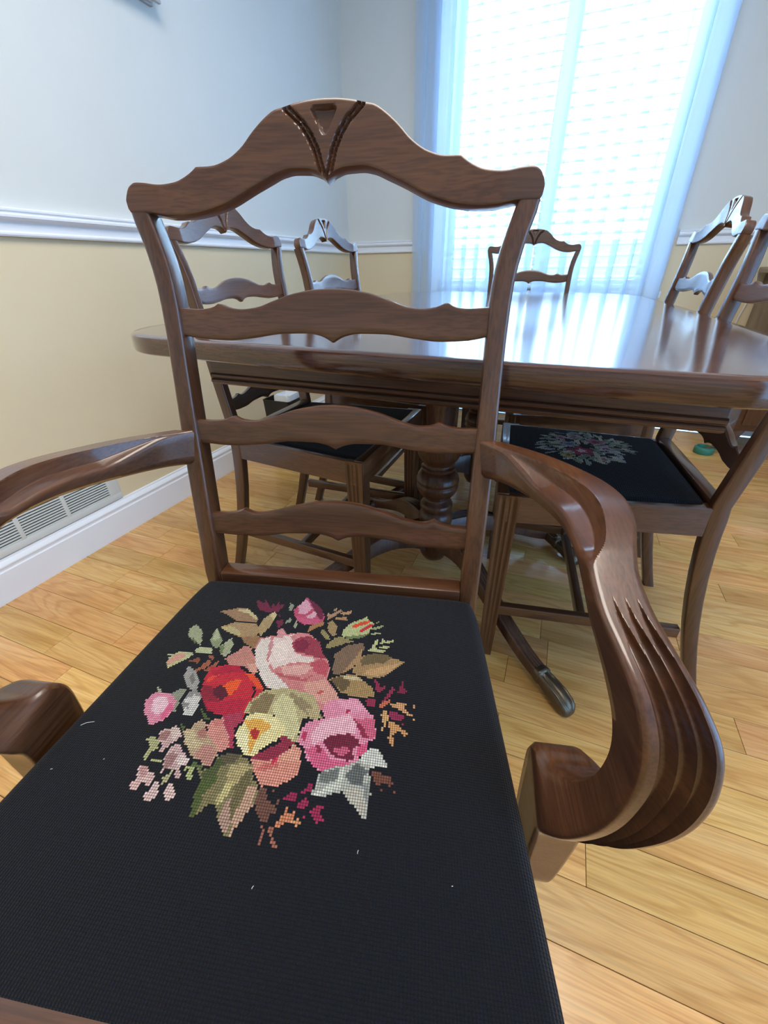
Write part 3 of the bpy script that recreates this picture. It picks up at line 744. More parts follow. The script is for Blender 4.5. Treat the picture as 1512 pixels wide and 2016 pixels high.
#@@B0
BOUQUET_TXT = """
9a7a5e -136.8,69.0 -113.7,60.2 -100.9,61.1 -81.5,75.1 -78.9,84.2 -107.9,83.2 -123.3,73.9
c6b98e -114.1,61.9 -100.9,61.1 -81.2,75.9 -81.9,79.9 -97.4,69.0 -111.9,66.7
a58a66 -122.1,95.8 -106.9,85.4 -78.3,85.7 -72.4,94.1 -69.4,106.9 -87.2,110.5 -106.2,104.2
b8ab7c -122.1,95.8 -110.5,92.8 -96.1,98.5 -89.8,107.3 -104.8,104.8
a8926a -66.2,106.4 -75.3,89.9 -74.5,77.4 -65.1,61.7 -58.7,69.1 -60.3,89.6
c8b98c -69.0,67.1 -65.1,61.7 -58.7,69.1 -59.8,78.7
94704f -87.8,109.2 -67.8,105.2 -64.0,111.8 -63.8,125.5 -69.1,123.5 -80.4,118.1
6f2440 -97.9,41.6 -83.7,48.7 -85.8,40.2 -78.3,49.8 -71.6,57.5 -73.3,46.5 -66.9,53.5 -66.2,42.2 -62.2,49.5 -56.6,46.2 -59.3,61.0 -69.1,63.8 -82.8,63.1 -91.8,53.2
6f2440 -56.4,78.3 -49.6,74.3 -45.3,83.1 -49.3,91.2
6f2440 -57.0,67.2 -53.5,68.4 -53.0,74.7
9da383 -159.8,102.0 -154.5,94.5 -141.3,104.2 -133.9,117.8 -131.7,125.9 -139.2,122.7 -154.5,113.2
5f6b45 -148.0,115.3 -138.9,121.3 -138.1,124.7 -146.8,119.5
8a9472 -124.9,98.4 -118.9,104.4 -108.3,117.4 -107.1,125.6 -110.4,130.0 -119.0,124.3 -124.9,115.3
a9b08d -125.1,99.2 -118.9,104.4 -113.7,112.4 -116.4,118.4 -122.0,116.3
a3a888 -99.3,111.3 -93.0,121.0 -90.6,134.2 -94.3,141.1 -102.6,134.4 -107.1,125.6 -102.9,118.1
6f7c55 -107.1,125.6 -103.1,122.3 -98.9,135.2 -102.0,135.6
b3ba92 -134.8,134.5 -130.7,129.9 -117.0,128.2 -110.3,136.7 -117.2,138.2 -128.2,138.3
b5b98f -158.4,154.3 -158.5,145.4 -151.2,137.2 -139.4,136.4 -132.0,139.4 -135.8,146.4 -144.8,155.1 -151.0,160.9
cf9a86 -157.6,150.4 -154.5,142.9 -144.9,138.4 -139.2,144.2 -147.0,151.6 -154.2,157.6
c3bd84 -154.0,158.8 -142.2,152.3 -136.1,147.7 -146.1,156.5 -151.0,160.9
b5b98f -164.1,142.8 -158.7,141.5 -156.8,144.5
8a4f3c -132.7,149.8 -125.2,143.8 -119.8,145.6 -119.6,151.9 -123.2,151.1
9a5a44 -119.1,160.4 -114.6,155.0 -111.0,145.8 -105.7,147.6 -107.4,156.5 -115.5,163.0
9a5a44 -113.5,141.0 -110.4,138.6 -103.4,143.5 -106.6,145.9
9a5a44 -107.6,160.2 -103.2,152.3 -97.4,144.7 -96.6,152.7 -103.0,160.8
9f9c97 -129.2,155.0 -123.4,158.5 -113.6,164.5 -105.2,175.0 -103.0,183.6 -109.9,185.6 -118.9,179.0 -127.1,168.6
77736f -120.9,170.1 -117.6,165.0 -110.1,174.5 -113.1,178.3
8e8c88 -110.3,186.8 -103.5,182.6 -92.8,193.0 -92.9,203.3 -96.1,209.7 -104.0,207.8 -109.7,201.4 -109.3,192.0
c5c4bd -103.9,189.2 -92.8,193.0 -92.9,203.3 -98.0,203.0
c9c8c2 -111.0,194.6 -92.8,193.3 -92.1,203.4 -92.8,212.4 -101.6,212.1 -105.5,202.1
8b8985 -108.5,200.5 -101.2,199.5 -101.0,206.6
8c907d -128.2,192.3 -123.8,186.3 -114.9,184.1 -114.8,189.5 -113.6,199.9 -111.5,209.7 -113.1,211.9 -121.8,201.0
d98aa0 -150.7,200.8 -145.0,190.2 -128.4,190.6 -116.4,198.8 -115.3,208.0 -117.0,219.4 -127.9,226.2 -142.9,213.8
e9c3cd -142.6,197.3 -131.6,194.7 -120.8,206.4 -127.8,216.4 -138.2,210.9
d9668a -123.1,200.8 -115.6,205.7 -118.0,219.5 -123.1,220.2
a9ad92 -147.3,185.0 -139.5,189.5 -142.1,191.1
c08478 -92.7,142.2 -83.5,130.6 -78.6,122.0 -70.2,123.6 -58.6,137.9 -47.8,156.1 -52.0,158.4 -65.6,151.2 -82.6,150.9
d7a08e -64.6,146.2 -53.6,147.2 -47.8,156.1 -57.1,156.1
c22a3a -97.1,186.6 -101.6,171.8 -103.0,155.7 -88.3,151.1 -70.3,153.0 -55.0,160.6 -36.6,171.3 -29.8,185.2 -37.4,191.0 -40.9,200.7 -40.2,209.5 -50.3,210.8 -69.1,207.7 -84.5,199.4
8f2136 -99.0,179.8 -94.4,177.0 -86.5,180.4 -82.8,187.5 -72.8,193.6 -69.0,199.2 -78.2,207.4 -86.8,198.5 -96.9,187.2
5a1b2c -86.0,181.5 -81.0,175.3 -73.2,178.7 -67.4,186.6 -70.1,193.2 -78.0,191.1 -83.3,186.5
e0483a -99.1,172.0 -94.0,162.0 -76.0,153.7 -74.4,157.1 -88.3,164.8 -95.5,174.9
ea5a2c -82.0,175.4 -74.8,175.6 -74.9,171.1 -64.9,166.4 -60.5,169.3 -61.4,178.3 -64.6,188.4 -68.9,183.6 -73.2,178.7
ea5a2c -70.0,197.3 -63.2,191.3 -60.4,193.0 -66.7,199.9
e2502e -61.1,159.0 -52.3,157.9 -38.6,168.7 -33.3,176.9 -39.3,176.6 -47.2,169.8
b01f3a -97.9,162.5 -86.6,151.4 -72.6,149.6 -62.5,158.0 -78.2,160.0 -94.2,165.6
14151c -47.2,174.3 -43.0,174.9 -39.9,179.9 -40.2,186.3 -42.0,185.5 -41.8,180.1
b3223c -89.9,195.0 -73.7,196.0 -62.4,191.4 -44.4,188.1 -44.4,203.2 -47.6,206.5 -61.8,208.4 -74.7,207.1
a83a52 -62.2,209.4 -44.8,202.3 -39.0,211.2 -44.4,219.3 -37.6,237.7 -41.8,239.9 -46.4,228.5 -53.1,222.2
c97f7e -65.0,123.0 -64.6,108.6 -53.5,104.0 -46.0,103.0 -48.3,93.3 -43.2,89.2 -36.7,98.6 -22.8,95.1 -10.4,93.6 7.2,106.0 13.7,120.6 21.8,128.4 28.1,139.0 28.8,155.1 43.9,170.9 47.1,180.1 35.4,188.5 28.4,193.9 -1.6,174.3 -13.5,172.1 -31.3,173.1 -43.9,159.1 -56.1,144.1
ddd2c9 -64.4,124.4 -63.9,110.2 -52.8,105.5 -48.8,119.4 -45.6,137.0 -34.7,152.6 -19.7,161.4 -7.5,170.1 -17.6,173.4 -30.2,173.0 -41.7,161.5 -54.3,146.7
e3cfc8 -49.8,106.8 -27.3,97.4 -23.3,113.0 -17.0,124.5 -4.6,128.9 9.1,130.1 7.2,136.1 -6.6,137.8 -17.6,140.6 -27.6,146.1 -31.8,150.8 -41.1,142.2 -46.5,125.2
c98f92 -52.2,107.1 -45.1,115.8 -43.2,133.8 -45.5,134.1 -50.0,119.5
cf8f92 -46.1,106.3 -48.1,93.9 -43.0,89.9 -36.2,100.1 -39.9,105.5
ead9d2 -43.9,115.6 -36.4,108.3 -25.9,116.5 -22.3,134.1 -31.9,141.0 -40.7,130.5
cf8488 -31.2,101.2 -20.4,94.8 -6.9,96.5 7.2,106.0 -4.6,104.3 -17.8,102.7 -23.1,109.8
973a4c -24.5,113.2 -20.3,103.1 -6.5,98.1 7.2,106.0 13.3,119.2 20.3,127.2 16.4,130.6 2.0,126.6 -8.3,124.9 -15.8,124.4
7f2540 -23.1,109.8 -12.4,103.7 -2.8,110.4 -6.4,123.2 -15.6,121.3
b9525f 16.0,129.2 26.3,136.5 28.1,152.6 15.6,148.9 6.5,141.8 7.2,136.1
dba79f -25.3,145.8 -1.1,140.0 11.1,141.2 3.0,153.2 -19.3,156.0
b55a62 -35.7,149.9 -29.2,154.6 -7.3,157.1 4.6,158.2 14.1,151.7 5.7,162.0 -8.2,161.2 -26.0,156.9
d29a8c 6.1,163.2 26.6,155.4 43.9,170.9 47.1,180.1 34.8,186.3 22.5,180.9 8.4,170.5
c0504e 22.0,171.3 28.4,170.4 27.5,175.4
b3a87c -43.0,203.2 -41.6,191.5 -33.7,178.4 -22.2,173.2 -2.4,171.9 21.2,176.3 36.2,199.6 26.8,202.9 18.1,201.9 16.1,208.6 19.2,224.6 15.4,230.9 3.2,224.7 -14.8,204.0
857452 -36.9,202.4 -39.5,191.2 -28.9,179.0 -19.1,181.4 -19.8,191.0 -19.7,202.4 -31.9,204.0
8f8060 -5.8,174.8 12.0,182.2 35.9,198.5 26.2,200.9 10.7,191.7 -0.6,183.8
c9c394 -17.7,190.8 -11.4,178.0 1.5,183.6 11.4,200.6 18.7,216.6 11.6,225.6 3.2,224.7 -7.7,211.7
b5a67c 14.8,191.2 27.8,191.8 34.9,198.6 23.5,199.0
14151c -14.6,201.7 -11.2,201.3 -10.9,206.1
14151c 19.1,201.8 24.9,199.9 21.7,205.3
e0d49a -41.8,224.5 -39.5,215.8 -39.1,207.1 -28.7,201.3 -15.6,201.9 -5.2,207.1 5.6,214.2 2.6,222.8 -1.8,227.3 -11.0,234.4 -15.6,242.5 -25.6,242.0 -35.4,233.7
dda850 -38.3,211.4 -26.1,207.6 -7.3,212.7 -16.4,221.2 -16.8,225.3 -22.4,235.8 -28.5,228.8 -28.9,220.7
e6dfb0 -40.9,226.4 -35.7,219.5 -26.6,228.5 -22.7,239.7 -28.3,240.4
e3d9a4 -24.9,205.3 -7.2,207.4 1.7,214.7 -6.2,215.7
d9a04a -22.9,230.0 -20.0,229.7 -19.1,241.1 -21.9,241.5
b03030 -28.9,220.7 -24.3,217.0 -18.7,220.4 -18.3,226.5 -24.1,227.2
cf8c80 -72.5,220.2 -70.1,214.2 -60.4,211.1 -53.5,221.4 -45.6,228.4 -41.7,238.2 -46.8,242.2 -54.9,239.9 -64.1,232.6
c97a72 -68.7,215.0 -60.9,212.1 -56.5,217.2 -64.7,221.0
b39a7c -92.6,227.4 -85.0,224.6 -84.8,219.9 -80.6,215.6 -74.3,218.6 -68.4,227.8 -61.2,233.0 -51.6,239.5 -48.5,245.7 -50.2,250.8 -51.5,256.4 -57.4,254.9 -61.0,251.4 -67.9,251.5 -76.3,246.0 -85.9,237.1
c4b48e -91.2,228.1 -81.9,225.1 -77.2,233.4 -67.4,236.5 -71.4,242.1 -78.1,242.9 -85.6,236.2
a97468 -79.6,227.5 -72.5,222.0 -66.2,232.0 -73.8,233.0
b88478 -66.6,238.1 -57.0,237.7 -48.4,244.1 -52.1,247.0 -49.4,253.8 -55.8,256.2 -61.0,251.4 -69.6,248.5
14151c -71.6,242.5 -68.7,240.7 -69.3,243.5
14151c -61.8,236.1 -59.6,234.4 -59.6,237.0
c5a5a0 -111.9,237.9 -114.1,230.2 -109.7,226.8 -105.7,227.2 -102.1,224.0 -94.3,227.6 -91.4,232.6 -93.5,238.1 -97.7,243.0 -100.4,250.0 -104.6,249.7 -104.1,242.9
9d7470 -112.6,235.4 -109.5,228.7 -104.5,230.7 -104.9,238.8 -110.0,239.4
d2bcb2 -106.2,226.4 -98.1,224.4 -92.2,232.7 -96.9,238.6
c4a5a2 -95.4,245.2 -93.4,239.8 -88.2,240.9 -81.2,246.7 -71.5,252.7 -73.0,257.7 -77.3,259.0 -72.7,265.3 -73.0,269.1 -77.3,268.2 -78.8,262.3 -84.4,261.5 -90.0,262.2 -88.7,268.2 -90.4,266.9 -94.5,256.5 -96.0,252.7
9d7672 -95.2,252.6 -90.7,247.1 -84.3,250.4 -84.2,259.2 -90.0,262.2
dccac2 -83.6,248.6 -71.5,252.7 -74.6,257.9 -81.4,258.0
a8a878 -124.4,237.8 -114.6,236.5 -109.0,241.0 -107.0,246.7 -111.0,248.9 -112.4,257.3 -114.3,255.9 -115.5,246.1 -119.6,241.5
a8a878 -107.4,256.2 -97.8,255.4 -96.1,256.8 -98.4,258.6
a9a47c -87.8,269.6 -81.9,262.7 -79.8,266.3 -82.6,272.6 -83.8,277.1
a5ab72 -69.4,258.0 -64.2,258.1 -61.3,266.1 -63.2,270.0 -67.2,266.9
a5ab72 -74.2,257.1 -71.0,256.6 -70.7,261.6
d0ada6 -111.7,278.6 -110.5,272.6 -113.3,266.1 -114.2,261.1 -106.2,261.3 -103.3,265.5 -96.1,266.1 -94.9,270.5 -95.1,276.4 -98.2,276.8 -102.1,273.7 -102.7,278.9 -106.2,282.2
bb8f8c -114.0,263.8 -106.5,262.1 -102.5,269.3 -108.0,270.0
d2b4ae -95.6,284.3 -91.4,279.5 -92.4,271.7 -87.7,271.8 -85.7,278.1 -83.2,280.6 -83.7,284.9 -88.0,288.2 -91.9,287.3
d6b9b0 -79.0,280.7 -78.9,275.7 -77.9,272.0 -73.5,275.0 -70.7,278.2 -67.6,280.6 -71.1,285.6 -75.8,284.5
4f5f35 -88.5,203.0 -80.5,208.9 -72.3,213.6 -75.7,215.9 -83.6,210.2
55633a -102.1,219.3 -93.7,223.9 -91.2,228.1 -96.7,225.2
55633a -72.7,255.3 -63.8,254.1 -56.6,256.3 -58.2,259.6 -66.6,256.8
7d7550 -46.7,296.5 -51.2,285.3 -53.6,271.0 -50.5,267.6 -55.9,263.9 -60.6,258.4 -55.1,259.2 -48.7,255.3 -46.5,246.2 -36.6,241.7 -29.0,243.1 -20.3,245.2 -12.9,250.6 -8.6,260.7 -1.5,264.1 -0.6,273.9 -0.9,280.7 -5.3,289.8 -8.0,297.0 -10.7,304.0 -16.2,301.8 -24.7,292.3 -31.6,283.4 -36.8,284.1 -40.7,288.6 -45.2,294.4
4d5a2e -46.7,296.5 -51.2,285.3 -53.6,271.0 -51.2,266.3 -37.5,260.7 -41.3,269.4 -45.4,277.0 -44.2,285.1 -45.2,293.1
4b5530 -57.0,261.8 -48.3,256.0 -46.1,247.0 -37.1,244.2 -40.7,254.2 -42.2,261.3 -50.5,267.6
5c5440 -45.6,246.1 -36.6,241.7 -27.8,243.8 -31.1,251.4 -39.1,252.5
a89a6c -33.1,252.5 -19.0,248.3 -12.5,253.6 -17.9,261.9 -24.7,270.0 -29.4,283.1 -32.9,279.5 -30.6,267.9
bfb47c -30.6,267.9 -24.2,264.2 -23.4,272.7 -28.8,284.4 -31.4,279.3
a98a78 -24.7,292.3 -24.5,280.5 -17.4,275.4 -15.5,289.2 -12.0,301.2 -16.5,301.2
6a6242 -21.4,266.7 -16.6,255.7 -13.1,252.2 -9.5,264.4 -11.8,275.4 -13.4,288.9 -12.7,295.2 -19.2,283.1
b8947c -12.2,265.5 -2.5,265.7 -0.9,280.7 -6.1,293.0 -10.2,303.4 -13.4,288.9 -10.7,278.0
d18c7a -17.5,244.9 -3.3,243.0 5.5,240.9 11.5,233.9 19.1,227.6 25.2,233.2 28.4,244.8 29.3,252.4 21.4,259.1 13.0,263.8 0.5,265.4 -6.6,258.1 -12.3,252.1
d99c86 8.5,237.4 20.8,229.5 26.7,241.1 11.6,243.1
c26a62 -11.5,253.9 -3.4,248.0 6.9,244.7 8.9,247.4 -3.2,253.8
8d2c42 -17.9,243.9 -9.7,237.7 3.8,227.5 1.9,222.3 8.3,221.5 16.7,226.9 11.5,233.9 6.5,240.7 -4.6,245.2
c8304e 0.8,242.5 5.5,240.9 7.2,245.6 3.2,246.2
d98aa2 33.4,188.8 35.2,182.2 43.6,177.9 57.1,174.9 67.6,174.8 77.5,184.4 85.5,191.9 88.2,202.1 90.3,208.6 87.8,213.3 83.3,215.0 84.7,226.4 78.2,230.3 75.7,238.6 71.1,241.2 62.8,240.3 53.8,245.4 48.1,247.1 39.1,244.4 32.1,238.4 26.3,229.9 20.5,225.3 18.5,215.7 21.5,207.2 27.0,203.0 37.4,199.3
e4b0bd 37.7,200.4 60.6,191.5 71.2,199.6 70.0,210.1 52.2,213.5 43.0,220.2 33.7,225.7 28.8,216.6 33.0,208.1
e09ab0 43.7,178.6 66.6,175.6 77.7,185.6 62.5,190.0 53.1,188.7
c8607c 67.3,196.6 85.5,191.9 89.6,210.9 84.7,213.7 77.0,206.9
8f2c48 66.0,195.6 76.2,202.5 83.5,212.8 78.0,212.4 70.8,203.2
cf5f82 28.7,230.6 38.1,226.2 45.2,228.5 53.3,235.6 71.9,235.2 71.0,240.7 58.8,240.8 48.1,247.1 38.9,243.5
d0567c 73.6,222.7 83.2,217.1 84.7,226.4 77.2,230.5
6f2038 42.2,221.4 48.2,215.1 64.7,210.8 74.2,215.1 76.3,220.2 69.8,225.2 73.5,233.0 68.9,235.6 59.2,233.8 52.4,231.7 47.7,226.0
c25a76 53.1,226.4 65.1,222.7 70.3,227.3 62.8,231.3 54.1,230.4
8f2c48 37.1,226.4 42.6,226.7 42.2,233.0 39.6,231.3
b8385a 20.7,215.4 24.3,212.6 26.2,222.4 23.7,224.9
a8284a 54.1,188.0 60.4,187.8 58.1,190.8
a9aca2 44.7,249.4 48.1,247.1 58.0,241.9 65.7,239.9 77.9,234.4 79.2,230.2 86.1,222.1 93.5,222.2 100.7,229.4 103.5,235.0 90.7,237.6 88.3,240.9 91.4,248.0 92.9,259.5 92.7,267.2 91.7,277.2 89.0,277.6 82.2,271.1 75.3,265.3 69.3,260.0 62.1,262.7 53.5,266.9 44.1,266.4 46.0,257.6
6f7470 48.4,248.0 61.2,242.5 64.9,249.6 56.1,254.5 48.4,255.5
5f6463 68.4,247.3 77.1,235.5 88.3,240.9 84.3,247.1 84.7,254.4 75.7,253.7
8b8f8a 85.3,252.5 90.8,249.9 92.7,267.2 89.4,264.3
c6c9c0 79.2,230.2 86.1,222.1 93.5,222.2 103.5,235.0 90.7,237.6 82.3,235.8
c4c8bb 62.2,242.3 66.0,240.9 68.5,256.5 61.7,261.0 51.3,265.9 45.4,265.8 58.5,256.0 63.4,251.7
b3aea0 69.8,258.1 82.0,255.6 88.5,264.4 89.8,276.7 82.0,270.3 74.2,264.6
6f4438 91.2,240.5 98.1,239.6 101.7,243.8 108.5,243.0 110.2,249.2 107.6,251.4 102.2,247.5 98.7,250.7 93.7,249.5
6f4438 99.5,252.9 102.9,252.4 102.3,258.3
6f4438 110.7,253.2 113.7,254.1 111.9,255.7
7c6450 30.6,138.9 29.4,121.5 38.8,107.1 48.7,103.1 59.0,100.5 60.2,107.1 59.4,120.3 59.3,125.4 53.3,136.0 48.6,142.6 38.9,148.5 33.1,149.3
a8865f 43.0,144.5 51.3,126.4 58.3,108.7 59.2,101.8 59.7,121.5 54.8,133.4 48.6,142.6
a3845c 52.7,143.3 57.9,123.0 65.9,115.6 84.2,113.3 95.0,117.1 109.2,121.5 100.5,130.0 93.5,138.0 83.9,146.2 74.3,147.5 61.2,145.7
6b5c3e 59.3,125.4 65.9,115.6 84.2,113.3 95.0,117.1 84.9,125.9 72.2,128.7 61.7,132.5
c09a6c 67.9,139.0 86.4,129.4 105.7,122.0 92.6,138.2 78.7,144.6 66.8,143.8
a08458 31.6,155.2 40.2,149.5 48.5,146.7 59.5,147.1 66.1,150.8 75.9,157.4 81.8,164.2 81.5,168.5 72.8,172.2 58.6,171.5 46.6,168.8 40.2,162.0
65553a 32.6,155.1 42.4,150.4 55.1,154.5 54.3,160.2 48.5,168.5 40.2,162.0
c3b48c 40.3,150.1 59.5,147.1 67.2,151.8 58.6,152.9 50.8,152.8
b8506e -41.2,57.1 -38.6,46.6 -31.4,42.2 -33.3,30.1 -28.5,31.3 -22.4,39.4 -16.0,40.3 -6.1,49.3 1.7,63.1 2.5,72.5 -4.1,77.9 -19.4,80.6 -30.5,75.1 -36.9,66.3
d6a0b4 -38.1,48.2 -31.6,33.4 -26.0,39.8 -17.8,50.8 -24.2,61.5 -32.2,62.5
d9a9b6 -21.6,66.0 -14.1,55.3 -7.7,61.1 -11.6,68.0 -18.4,68.8
6c2440 -28.0,33.0 -16.0,40.3 -4.1,52.4 1.6,64.7 -2.8,70.0 -14.5,53.7 -20.9,44.4
c45a7c -35.8,66.2 -21.8,69.3 -4.4,68.7 -4.5,76.5 -19.7,79.9 -29.4,74.9
8d9484 -50.7,43.7 -44.5,45.6 -42.9,55.6 -47.1,59.4
8d9484 -43.6,81.4 -44.0,76.8 -39.2,66.6 -38.5,79.2
9da08a -30.8,88.1 -33.0,75.4 -29.5,76.5 -27.8,87.7
a8866a 5.8,67.4 3.8,53.1 7.8,59.2 18.5,47.1 22.1,50.0 10.8,64.4 7.5,69.5
a8866a 8.4,47.5 13.6,45.5 12.7,52.8
b08d68 17.7,53.8 28.7,50.0 34.0,47.3 32.2,55.3 24.4,57.4
a8825c 13.1,64.1 29.5,59.3 31.0,66.1 23.0,66.5 15.9,65.8
a5764f -11.6,93.1 -10.9,80.3 3.5,72.1 4.1,77.7 -5.1,86.4
9c855e 8.5,73.3 12.9,68.1 21.1,77.8 23.4,92.3 19.8,95.6 11.5,85.0
8f8558 2.6,87.6 5.7,84.3 14.8,93.4 18.0,101.5 13.7,102.0 6.2,94.5
8e8358 15.8,114.1 17.2,107.1 23.3,96.6 31.6,94.1 45.9,100.0 36.1,104.7 30.5,108.2 21.0,113.4
b3bb86 29.0,88.0 33.2,76.3 39.4,67.9 51.7,60.1 54.3,55.0 56.5,61.1 65.3,66.2 63.4,75.5 61.9,86.0 54.3,92.7 38.9,97.4 32.6,94.0
6f7a50 32.6,94.0 53.5,88.5 61.6,84.6 54.3,92.7 38.9,97.4
d8492e 38.7,75.6 46.4,68.5 59.0,62.3 59.7,66.9 50.6,72.6 41.7,79.0
c42f3c 50.0,81.7 54.4,75.2 64.2,66.3 65.5,70.7 57.4,79.3 51.6,84.4
93a070 62.4,76.0 73.7,69.4 78.0,69.9 68.3,78.2
a3ad80 62.9,85.9 70.9,80.8 75.4,82.6 68.4,85.9
93a070 66.5,66.8 71.5,62.0 67.9,68.2
b8bb88 63.9,113.5 68.2,107.4 70.9,94.8 73.3,90.6 74.7,99.8 71.1,105.7 84.7,107.7 84.0,111.4 71.3,110.7
b8bb88 77.4,98.8 79.4,90.2 82.9,94.4 94.1,89.4 92.3,93.8 84.1,97.0
b8bb88 76.9,102.6 88.4,101.1 87.3,105.0 78.3,104.8
8c2a48 79.4,149.1 83.4,149.7 85.5,157.3 92.7,154.1 91.3,157.6 86.4,163.6 81.3,161.1
8c2a48 94.2,165.8 98.5,154.5 101.5,156.3 98.8,165.2 94.9,170.9 89.6,178.8 87.6,178.0
7c2040 102.2,161.6 106.3,156.8 108.1,146.6 110.3,147.4 109.9,155.2 115.9,156.6 110.6,161.6
7c2040 74.0,173.6 81.9,170.5 84.3,174.4 80.6,179.9 74.5,176.7
c0684c 87.8,179.0 94.8,169.9 96.1,172.8 89.9,180.7
8c2a48 73.3,173.4 84.5,170.7 84.9,180.9 76.6,179.4
c0684c 89.1,177.8 98.3,168.9 97.7,172.9 90.6,180.2
c49a68 91.1,187.5 94.7,180.9 98.3,186.6 98.5,197.3 95.0,203.5 92.9,203.7 95.1,196.5
c49468 96.8,175.6 106.8,171.7 114.8,171.3 113.1,177.3 121.5,183.6 118.3,185.2 107.6,179.2
c49468 120.2,173.8 123.8,172.3 122.1,176.7
c49468 122.2,185.7 124.8,186.8 124.2,190.2
8a2a4c 97.6,181.7 105.7,183.2 113.7,184.6 113.1,189.5 104.5,191.8 99.5,187.6
8a2a4c 110.1,192.2 115.5,193.9 112.7,196.6
c08e5e 97.9,192.6 108.1,194.8 118.7,202.6 116.9,206.2 110.0,201.5 105.0,205.5 106.8,216.2 104.4,216.5 101.2,209.4 102.5,202.5
6b483c -0.7,267.4 5.7,265.7 9.3,274.9 19.5,278.6 19.7,281.9 15.2,284.9 16.6,291.1 10.4,289.6 4.9,285.5 1.0,278.5
6b483c 9.8,266.0 15.1,268.0 13.0,270.5
6b483c 16.2,269.6 19.4,273.5 18.7,277.9
8a5648 9.5,289.7 14.4,294.5 15.7,300.5 15.7,305.3 13.9,305.5 13.2,297.0
96604e 17.3,293.4 21.5,292.1 24.5,300.8 29.3,303.8 24.7,304.8 21.3,298.2
c07a58 22.6,289.6 25.4,284.4 26.0,275.2 29.8,280.6 36.2,279.7 34.5,283.2 34.4,285.6 28.3,289.6 23.7,292.5
c58a60 33.7,286.5 38.6,284.3 43.2,287.6 39.4,289.5
8c2448 22.1,272.3 26.2,267.4 31.6,265.8 33.9,269.9 30.4,273.8 25.2,272.8
8c2448 33.5,265.6 38.4,262.3 39.8,257.1 43.2,257.6 42.7,263.5 37.2,267.7
96284c 34.4,274.1 40.5,269.0 46.4,272.5 41.8,276.5 36.1,276.4
96284c 46.2,278.4 51.0,271.9 59.8,272.0 54.4,277.3 60.7,283.9 52.8,284.9 48.3,280.6
96284c 41.0,280.5 44.6,281.9 43.4,284.6
"""
for _l in BOUQUET_TXT.strip().split("\n"):
    _w = _l.split()
    BOUQUET.append((hexc(_w[0]), [tuple(map(float, p.split(","))) for p in _w[1:]]))
#@@B1
def paint_bouquet():
    items = []
    for col, poly in BOUQUET:
        xs = [p[0] for p in poly]; ys = [p[1] for p in poly]
        items.append((col, poly, min(xs), max(xs), min(ys), max(ys)))
    items.reverse()
    rnd = random.Random(4)
    def f(u, w):
        x, y = u*1000, w*1000
        for col, poly, a, b, c, d in items:
            if a <= x <= b and c <= y <= d and inside((x, y), poly):
                k = rnd.uniform(.86, 1.08)
                return tuple(v*k for v in col)
        return tuple(v*rnd.uniform(.8, 1.25) for v in DARK)
    return f

def paint_spray(seed, cy, rx, ry, cx=0.0):
    """small scattered spray of leaves and blossoms of the side chair seats"""
    rnd = random.Random(seed)
    leaves = []
    greens = ['#9fa996', '#c2c6b4', '#808b7a', '#dcdccb', '#b4bcc2', '#cbc8a4', '#8e9a84']
    for k in range(190):
        a = rnd.uniform(0, 2*pi); q = sqrt(rnd.uniform(.05, 1))
        x, y = cx+rx*q*cos(a), cy+ry*q*sin(a)
        th = a+rnd.uniform(-.9, .9); L = rnd.uniform(.009, .020); W = L*rnd.uniform(.22, .36)
        leaves.append((x, y, th, L, W, hexc(rnd.choice(greens))))
    fl = [(-.035, cy-.03, .026, '#c27c92', '#8c2f4c'), (.038, cy+.012, .032, '#b2405f', '#e3c9c6'), (-.005, cy+.035, .024, '#b9bccb', '#6f6a90'), (.01, cy-.045, .022, '#cfcbd2', '#a05a76'), (-.07, cy+.015, .02, '#d3b7bd', '#96506a'), (.08, cy-.03, .02, '#cfc4b4', '#a46a74'), (.07, cy+.045, .018, '#cdbb7c', '#8a6a3c'), (-.05, cy+.05, .018, '#d8aebb', '#7c3450')]
    fl = [(x+cx, y, r, hexc(a), hexc(b)) for x, y, r, a, b in fl]
    def f(u, w):
        for x, y, r, a, b in fl:
            dx, dy = u-x, w-y; d = sqrt(dx*dx+dy*dy)
            rr = r*(.78+.22*cos(5*math.atan2(dy, dx)+x*90))
            if d < rr*.40: return b
            if d < rr: return a if int(d*700+u*400) % 3 else tuple(v*.55 for v in a)
        for x, y, th, L, W, c in leaves:
            dx, dy = u-x, w-y
            p = dx*cos(th)+dy*sin(th); q = -dx*sin(th)+dy*cos(th)
            if (p/L)**2+(q/W)**2 < 1: return c
        return tuple(v*rnd.uniform(.8, 1.25) for v in DARK)
    return f

